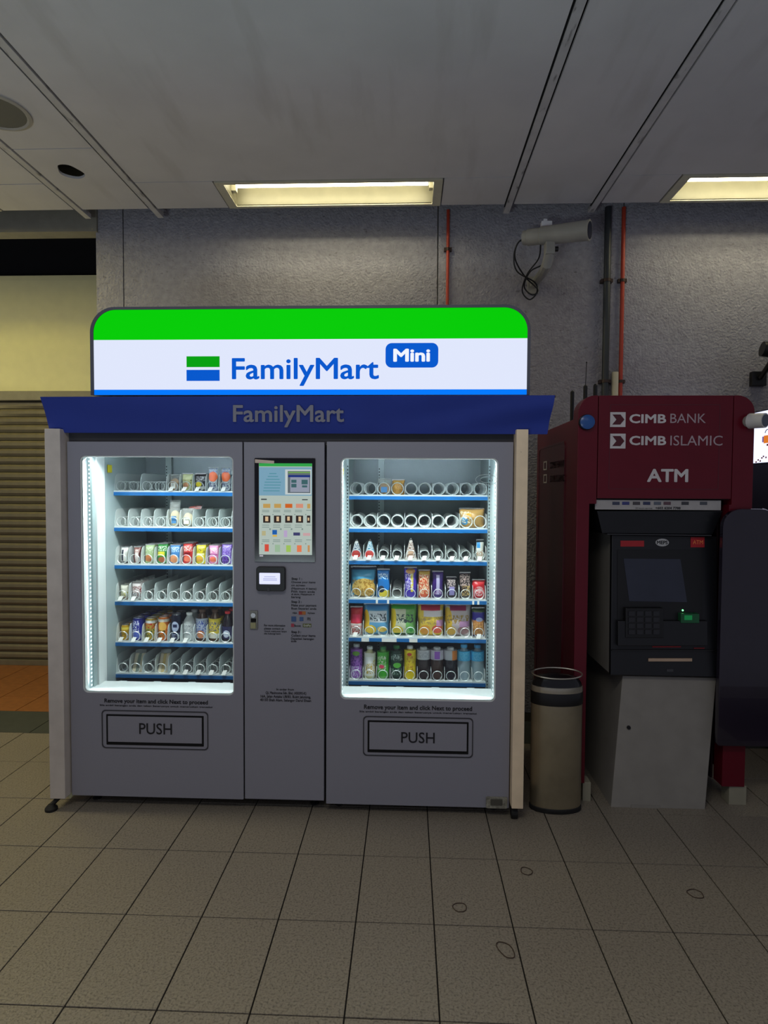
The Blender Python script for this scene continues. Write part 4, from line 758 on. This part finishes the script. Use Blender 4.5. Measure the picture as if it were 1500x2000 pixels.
Lp = [p for p in rr(kx0, xa-.0035, 1.6, kz, .001, 8, .085)]
def post(xp0, xp1, rleft, rright, xin, zfoot):
    """front post with one rounded upper corner; narrower below the sign"""
    n = 8; R_ = .085; pts = []
    if rleft:
        pts = [(xp0, zfoot), (xin, zfoot), (xin, kb), (xp1, kb), (xp1, kz)]+[(xp0+R_-R_*sin(a*pi/2/n), kz-R_+R_*cos(a*pi/2/n)) for a in range(n+1)]
    else:
        pts = [(xin, zfoot), (xp1, zfoot)]+[(xp1-R_+R_*cos(a*pi/2/n), kz-R_+R_*sin(a*pi/2/n)) for a in range(n+1)]+[(xp0, kz), (xp0, kb), (xin, kb)]
    return MB().prism(pts, YK, YK+.09)
part('post', post(kx0, xa-.0035, True, False, X(1151, YK), .1), M_kr, t, bevel=.003)
part('post', post(xb+.0035, kx1, False, True, X(1424, YK), .1), M_kr, t, bevel=.003)
sg = part('sign_panel', MB().box(xa, xb, YK, YK+.06, Z(974, YK, 1296), kz-.0005), M_kr, t, bevel=.003)
part('sign_seam', MB().box(xa-.003, xb+.003, YK+.03, YK+.09, Z(974, YK, 1296)-.004, kz-.002), M_seam, t)
ix0, ix1, iz0, iz1 = kp(1190, 1405, 790, 956); part('inset_panel', MB().ring(rr(ix0, ix1, iz0, iz1, .004, 1), rr(ix0+.003, ix1-.003, iz0+.003, iz1-.003, .002, 1), YK-.0008, YK+.0), M_kd, sg)
Yt = YK-.0012
for (a, b) in ((805, 834), (847, 876)):
    x0_, x1_, z0_, z1_ = kp(1191.5, 1221.5, a, b); part('logo_tile', MB().box(x0_, x1_, Yt-.001, Yt+.001, z0_, z1_), M_kt, sg)
    w_ = x1_-x0_; h_ = z1_-z0_
    part('logo_arrow', MB().prism([(x0_+w_*.14, z0_+h_*.16), (x0_+w_*.66, z0_+h_*.16), (x0_+w_*.92, z0_+h_*.5), (x0_+w_*.66, z0_+h_*.84), (x0_+w_*.14, z0_+h_*.84), (x0_+w_*.4, z0_+h_*.5)], Yt-.0022, Yt-.001), M_kd, sg)
lettering('CIMB', 1229, 1301, 809, 826.5, Yt, M_kt, sg, off=.03); lettering('BANK', 1309, 1378.5, 808, 826, Yt, mat('kiosk_print_thin', (170, 150, 158), .5), sg)
lettering('CIMB', 1229, 1301, 851.5, 869.5, Yt, M_kt, sg, off=.03); lettering('ISLAMIC', 1309, 1411, 851, 870, Yt, MATS['kiosk_print_thin'], sg)
lettering('ATM', 1263.5, 1344, 916, 941.5, Yt, M_kt, sg, off=.03)
# left side wall with its recessed panel and small lettering
YKB = 4.16; zs = Z(815, YK, 1126)
SW = MB().prism([(YK+.09, .1), (YKB, .1), (YKB, zs), (YK+.09, zs)], kx0+.002, kx0+.03, axis='x')
sw = part('side_wall', SW, M_kr, t, bevel=.002)
za, zbq = Z(853, 3.4, 1100), .35
def sx(px, py):                                           # pixel -> (Y,Z) on the side plane x = kx0
    d = ray(px, py); s = kx0/d.x; return d.y*s, CH+d.z*s
c0 = sx(1053, 900); c1 = sx(1104, 860); y_lo, y_hi = c1[0], c0[0]; ztop = (sx(1053, 880)[1]+sx(1104, 855)[1])/2
part('recess_frame', MB().ring(rr(y_lo, y_hi, .3, ztop, .04, 5), rr(y_lo+.012, y_hi-.012, .312, ztop-.012, .035, 5), kx0-.003, kx0+.002, axis='x'), M_kd, sw)
part('recess_panel', MB().prism(rr(y_lo+.012, y_hi-.012, .312, ztop-.012, .035, 5), kx0-.0005, kx0+.002, axis='x'), M_kd, sw)
for yy, s2 in ((905, 'CIMB BANK'), (934, 'CIMB ISLAMIC')):
    ya, za_ = sx(1104, yy-1); yb_, _ = sx(1075, yy+1); k = MB(); vs, fs = bold(s2, .01); a = min(v.x for v in vs); b = max(v.x for v in vs)
    k.add([(kx0-.0035, yb_-(v.x-a)/(b-a)*(yb_-ya), za_-.02+v.y*.055) for v in vs], fs); part('side_lettering', k, MATS['kiosk_print_thin'], sw)
    yc, _ = sx(1066, yy); part('side_logo', MB().ring([(yc-.045, za_-.025), (yc+.045, za_-.025), (yc+.045, za_+.03), (yc-.045, za_+.03)], [(yc-.032, za_-.017), (yc+.032, za_-.017), (yc+.032, za_+.022), (yc-.032, za_+.022)], kx0-.0045, kx0-.003, axis='x'), M_kt, sw)
part('side_wall', MB().box(kx1-.03, kx1-.002, YK+.09, YKB, .1, zs), M_kr, t)
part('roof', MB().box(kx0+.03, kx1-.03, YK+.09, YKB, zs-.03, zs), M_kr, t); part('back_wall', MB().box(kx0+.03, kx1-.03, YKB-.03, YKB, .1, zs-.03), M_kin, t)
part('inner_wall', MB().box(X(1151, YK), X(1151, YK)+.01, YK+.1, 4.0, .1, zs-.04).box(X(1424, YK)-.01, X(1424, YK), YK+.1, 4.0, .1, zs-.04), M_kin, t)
M_foot = mat('kiosk_foot', (150, 146, 128), .6)
for a, b in ((1139, 1155), (1426, 1460)):
    x0_, x1_, _, _ = kp(a, b, 1530, 1570); part('foot', MB().box(x0_, x1_, YK+.01, YK+.09, 0, .1), M_foot, t, bevel=.002)
    part('foot', MB().box(x0_, x1_, YKB-.1, YKB-.02, 0, .1), M_foot, t, bevel=.002)
# card sticker strip
x0_, x1_, z0_, z1_ = kp(1165, 1412, 977, 996); stp = part('notice_strip', MB().box(x0_, x1_, YK+.02, YK+.03, z0_, z1_), mat('strip_white', (170, 166, 166), .5), t)
marks = [((60, 66, 90), 1203), ((56, 60, 120), 1222), ((70, 66, 72), 1243), ((50, 56, 90), 1263), ((90, 96, 110), 1284), ((96, 70, 80), 1303), ((60, 60, 66), 1338), ((76, 80, 90), 1374)]
for k, (c_, a) in enumerate(marks): part('card_mark', pxbox(MB(), a-7, a+7, 980, 986, YK+.0195), mat('mark_%s' % 'abcdefgh'[k], c_, .5), stp)
lettering('+603 6204 7788', 1280, 1329, 990, 994.5, YK+.0185, M_text, stp, off=.02); lettering('24 hours service', 1241, 1274, 991, 994, YK+.0185, M_text, stp)
bl = thing('blue_beacon', PY(1145, 825, YK), 'round blue lamp on the upper left of the red kiosk front', 'lamp'); p = PY(1145, 825, YK)
def disc_y(r0, r1, y0, y1, p, n=24): return MB().tube([(p.x, y0, p.z), (p.x, y0-(y0-y1)*.7, p.z), (p.x, y1, p.z)], [r0, r0, r1], n)
part('base', disc_y(.04, .038, YK, YK-.012, p), M_atb, bl, smooth=True); part('lens', disc_y(.036, .022, YK-.012, YK-.032, p), mat('beacon_blue', (40, 84, 150), .25), bl, smooth=True)
p = PY(1462, 823, YK); sc_k = thing('dome_camera', p, 'small white camera on the upper right corner of the red kiosk', 'camera')
ax = Vector((.5, -.8, -.05)).normalized(); part('base', disc_y(.03, .028, YK, YK-.015, p), M_cam, sc_k, smooth=True)
part('barrel', MB().tube([p+Vector((-.01, -.012, 0)), p+Vector((-.01, -.012, 0))+ax*.01, p+ax*.085+Vector((-.01, -.012, 0))], [.026, .038, .036], 20), mat('camera_white', (205, 202, 200), .4), sc_k, smooth=True)
part('lens', MB().tube([p+ax*.085+Vector((-.01, -.012, 0)), p+ax*.088+Vector((-.01, -.012, 0))], .029, 18), mat('lens_grey', (70, 78, 96), .15), sc_k)
# privacy wing right of the opening
wz = PY(1440, 994, YK-.06).z; wx0, wx1 = X(1414, YK-.05), X(1414, YK-.05)+.27
wg = part('privacy_wing', MB().prism(rr(wx0, wx1, .33, wz, .012, 7, .09), YK-.045, YK-.012), mat('wing_gloss', (30, 22, 38), .22, coat=.5), t, bevel=.004)
part('wing_edge_glint', MB().tube([(wx1-.09+.09*cos(a), YK-.03, wz-.09+.09*sin(a)+.002) for a in [pi/2*k/8 for k in range(1, 8)]], .004, 6), mat('wing_rim_glint', (220, 215, 235), .25), wg)  # pale colour on the rim paints the white glint at the rounded corner
# ---- cash machine inside the kiosk
t = thing('cash_machine', (X(1290, 3.3), 3.6, 0), 'white and black cash machine standing inside the red kiosk', 'cash machine')
Y1, Y2 = 3.20, 3.255
f = lambda x, y, Y: PY(x, y, Y)
def slab(pts, d, mb=None):
    """quad given by (px,py,Y) corners: tl,tr,br,bl, thickened backwards by d"""
    q = [PY(*p) for p in pts]; b_ = [v+Vector((0, d, 0)) for v in q]; return (mb or MB()).hexa([q[3], q[2], b_[2], b_[3], q[0], q[1], b_[1], b_[0]])
part('lower_cabinet', slab([(1216, 1320, Y1), (1399, 1324, Y1), (1377, 1581, 3.13), (1193, 1578, 3.13)], .68), M_atm, t, bevel=.003)
part('cabinet_side', slab([(1166, 1322, 3.6), (1200, 1322, 3.6), (1180, 1545, 3.55), (1166, 1545, 3.55)], .02), M_atm, t) if False else None
p = PY(1228, 1421, 3.17); part('cabinet_lock', disc_y(.01, .009, 3.18, 3.165, p, 14), M_atb, t, smooth=True)
part('torn_sticker', MB().prism([(PY(1233, 1580, 3.128).x, PY(1233, 1578, 3.128).z), (PY(1283, 1585, 3.128).x, PY(1283, 1587, 3.128).z), (PY(1290, 1578, 3.128).x, PY(1290, 1574, 3.128).z), (PY(1233, 1574, 3.128).x, PY(1233, 1572, 3.128).z)], 3.127, 3.13), M_atm, t)
part('base_plinth', MB().box(X(1210, 3.2, 1570), X(1370, 3.2, 1570), 3.22, 3.8, 0, .03), M_atb, t)
up = part('upper_body', slab([(1197, 1043, Y2), (1398, 1048, Y2), (1398, 1322, Y1-.01), (1193, 1318, Y1-.01)], .6), M_atm, t, bevel=.003)
fb = part('fascia', slab([(1195, 1044, Y2-.012), (1400, 1048, Y2-.012), (1401, 1323, Y1-.03), (1192.5, 1319, Y1-.03)], .03), M_atb, t, bevel=.004)
# facade position helper: interpolates depth down the fascia
fy = lambda py: (Y2-.012)+(Y1-.03-(Y2-.012))*(py-1046)/(1321-1046)
def fq(name, x0, x1, y0, y1, m, d=.002, lift=.0008, par=fb, **k): return part(name, slab([(x0, y0, fy(y0)-lift-d), (x1, y0, fy(y0)-lift-d), (x1, y1, fy(y1)-lift-d), (x0, y1, fy(y1)-lift-d)], d), m, par, **k)
M_rdb = mat('red_label', (170, 26, 36), .5)
fq('red_label', 1212, 1258, 1056, 1067.5, M_rdb); fq('red_label', 1349, 1376, 1049, 1069, M_rdb)
lettering('cash', 1222, 1248, 1059, 1064.5, fy(1060)-.0042, M_kt, fb) if False else None
lettering('ATM', 1353, 1373, 1055, 1063, fy(1060)-.0042, mat('orange_print', (230, 120, 70), .5), fb, off=.02)
p = PY(1293, 1059.5, fy(1059)); part('oval_badge', MB().prism([(p.x+.034*cos(a*pi/12), p.z+.02*sin(a*pi/12)) for a in range(24)], fy(1059)-.004, fy(1059)+.002), mat('badge_silver', (190, 190, 190), .35, .4), fb)
lettering('MEPS', 1283, 1304, 1056, 1063, fy(1059)-.0045, M_text, fb, off=.03)
part('hood_strip', slab([(1172, 1043, 3.19), (1390, 1046, 3.19), (1390, 1049, 3.19), (1172, 1045, 3.19)], .05), M_edge, t) if False else None
M_scr = mat('atm_screen_glass', (46, 50, 66), .12); M_atd = mat('atm_deep', (10, 10, 13), .4)
fq('screen_surround', 1206, 1372, 1074, 1212, M_atd, d=.003)
scn = part('screen', slab([(1218, 1091, fy(1091)-.006), (1329, 1092, fy(1092)-.006), (1342, 1176, fy(1176)-.006), (1229, 1174, fy(1174)-.006)], .002), M_scr, fb)
fq('key_shelf', 1207, 1383, 1213, 1262, M_atb, d=.03, bevel=.004)
kpd = fq('keypad_well', 1222, 1296, 1188, 1246, M_atd, d=.036, bevel=.003)
for r_ in range(4):
    for c_ in range(4): fq('key', 1228+16*c_, 1240+16*c_, 1194+12*r_, 1203+12*r_, mat('key_dark', (34, 34, 40), .4), d=.004, lift=.037, par=fb)
cs = fq('card_slot', 1330, 1366, 1199, 1217, mat('slot_green', (20, 90, 52), .3), d=.036, bevel=.002)
cu_ = PY(1333.5, 1192, fy(1192)-.006); part('card_light', MB().lathe([(.001, -.005), (.005, 0), (.001, .005)], cu_, 10), emit('green_led', (120, 255, 150), 3), fb)
fq('slot_glow', 1337, 1352, 1202, 1211, emit('green_soft', (24, 110, 60), .8), d=.002, lift=.037)
fq('receipt_strip', 1274, 1330, 1262, 1264.5, M_rdb); fq('receipt_strip', 1355, 1376, 1265, 1267, M_rdb)
fq('ledge', 1195, 1400, 1269, 1272, M_atd, d=.008)
fq('cash_slot', 1266.5, 1352, 1286, 1292, mat('slot_steel', (196, 168, 142), .35, .4), d=.006, bevel=.001)
fq('small_mark', 1302, 1315, 1307, 1312, M_edge)
hood = part('hood', slab([(1166, 998, 3.20), (1412, 998, 3.20), (1392, 1044, 3.22), (1176, 1042, 3.22)], .3), M_atb, t, bevel=.004)
part('hood_lip', slab([(1186, 1042.5, 3.215), (1390, 1045, 3.215), (1390, 1047, 3.215), (1186, 1044, 3.215)], .05), M_edge, t)
# ---- steel bin
bc = PZ(1091, 1592); bc = Vector((bc.x-.002, bc.y+.069, 0)); M_ss = mat('brushed_steel', (176, 166, 142), .34, .85, var=.12, scale=8); R_ = .128; s_ = 1200/bc.y
t = thing('waste_bin', bc, 'round brushed steel waste bin with a black lid beside the cream board', 'bin')
zc = lambda py: Z(py, bc.y-.06, 1091)
part('body', MB().lathe([(R_*.97, .02), (R_, .03), (R_, zc(1378))], bc, 40, sy=.52), M_ss, t, smooth=True); part('base_ring', MB().lathe([(R_*.98, 0), (R_*1.02, .004), (R_*1.02, .022), (R_*.98, .026)], bc, 40, sy=.52), M_rub, t, smooth=True)
part('collar', MB().lathe([(R_*1.005, zc(1380)), (R_*1.02, zc(1377)), (R_*1.02, zc(1356)), (R_*.98, zc(1354))], bc, 40, sy=.52), M_blk, t, smooth=True)
part('band', MB().lathe([(R_*1.0, zc(1357)), (R_*1.01, zc(1355)), (R_*1.0, zc(1345)), (R_*.96, zc(1344))], bc, 40, sy=.52), mat('band_steel', (200, 195, 180), .25, .8), t, smooth=True)
part('lid', MB().lathe([(R_*.97, zc(1344)), (R_*.94, zc(1338)), (R_*.8, zc(1328)), (R_*.4, zc(1324)), (.002, zc(1323))], bc, 40, sy=.52), mat('lid_gloss', (20, 20, 24), .15), t, smooth=True)
part('lid_edge', MB().tube([(bc.x+R_*.97*cos(a), bc.y+R_*.5*sin(a), zc(1322)+.01*sin(a)) for a in [2*pi*k/32 for k in range(32)]], .004, 6, closed=True), mat('band_steel', (200, 195, 180), .25, .8), t, smooth=True)
# ---- antennas on the kiosk roof
ga = 'black antennas on the kiosk roof'
for px, yt, yb, Y, lb in ((1118, 763, 815, 3.75, 'black antenna left of the kiosk front, lowest of three'), (1143.5, 752, 790, 3.6, 'black antenna with a thin whip, middle of three on the kiosk'), (1163, 750, 790, 3.6, 'black antenna nearest the thick dark pipe, right of three')):
    x = X(px, Y, yt); z1 = Z(yt, Y, px); tt = thing('antenna', (x, Y, zs), lb, 'antenna', ga)
    part('rod', MB().lathe([(.012, .0), (.012, z1-zs-.008), (.006, z1-zs)], (x, Y, zs), 10), M_blk, tt, smooth=True); part('base', MB().lathe([(.022, 0), (.022, .012)], (x, Y, zs), 12), M_blk, tt)
    if px == 1143.5: zt_ = Z(708, Y, px); part('whip', MB().tube([(x, Y, z1-.01), (x+.004, Y, zt_)], .0022, 6).lathe([(.001, -.006), (.005, 0), (.001, .006)], (x+.004, Y, zt_), 8), M_blk, tt)
# ---- lit advertising machine beyond the kiosk
ax_ = X(1470, 4.12, 860); t = thing('advertising_box', (ax_+.4, 3.75, 0), 'dark cabinet with a bright white picture panel beyond the red kiosk', 'cabinet')
zt_, zm_ = PY(1485, 803.5, 4.02).z, PY(1485, 905, 4.02).z
part('body', MB().box(ax_+.012, ax_+.8, 3.3, 4.2, .02, zm_), mat('cabinet_navy', (38, 38, 66), .4), t, bevel=.006)
part('light_case', MB().box(ax_+.006, ax_+.8, 3.3, 4.2, zm_, zt_+.01), M_edge, t)
lp = part('light_panel', MB().box(ax_, ax_+.006, 3.31, 4.19, zm_+.005, zt_), emit('panel_white', (222, 226, 255), 1.4), t)
part('foot', MB().box(ax_+.04, ax_+.76, 3.35, 4.15, 0, .02), M_rub, t)
yy = lambda px: ax_/(ray(px, 860).x)*ray(px, 860).y
pr = lambda a, b, y0, y1, m, n_: part(n_, MB().box(ax_-.0015, ax_-.0002, min(yy(a), yy(b)), max(yy(a), yy(b)), PY(a, y1, yy(a)).z, PY(a, y0, yy(a)).z), m, lp)
pr(1492, 1506, 851, 866, emit('ad_orange', (220, 120, 40), 1), 'printed_shape'); pr(1489, 1492, 853, 864, emit('ad_lilac', (120, 96, 150), 1), 'printed_shape')
pr(1498, 1505, 867, 871, emit('ad_brown', (90, 40, 30), 1), 'printed_shape')
c = (yy(1500), PY(1500, 845, yy(1500)).z); part('printed_arc', MB().tube([(ax_-.001, c[0]+.03*cos(a), c[1]+.022*sin(a)) for a in [pi*k/10 for k in range(11)]], .0025, 6), emit('ad_grey', (70, 66, 80), 1), lp)
for a, y in ((1477, 901), (1481, 897), (1485, 899), (1488, 893), (1491, 890), (1496, 892)): pr(a, a+2.5, y, y+3, MATS['ad_brown'], 'printed_dot')
# ---- rubber bands on the floor
M_rb = mat('rubber_band_brown', (60, 42, 30), .6)
for k, (px, py, a, b, an, lb) in enumerate(((898, 1773, .026, .022, .2, 'thin brown rubber band on the floor, the left one near the middle'), (987.5, 1856, .024, .034, .4, 'brown oval rubber band nearest the viewer on the floor'), (1028, 1702, .024, .02, 0, 'faint rubber band ring on the floor in front of the steel bin'), (1358, 1746, .03, .02, -.6, 'twisted rubber band on the floor in front of the kiosk'))):
    p = PZ(px, py); pts = []
    for i in range(30):
        g_ = 2*pi*i/30; x, y = a*cos(g_)*(1+.08*sin(3*g_+k)), b*1.25*sin(g_)*(1+.1*cos(2*g_+k)); pts.append((p.x+x*cos(an)-y*sin(an), p.y+x*sin(an)+y*cos(an), .0018+(.002 if k == 3 and i in (3, 4, 5) else 0)))
    solo('rubber_band', MB().tube(pts, .0016, 6, closed=True), M_rb, lb, 'rubber band', 'rubber bands on the floor', smooth=True)
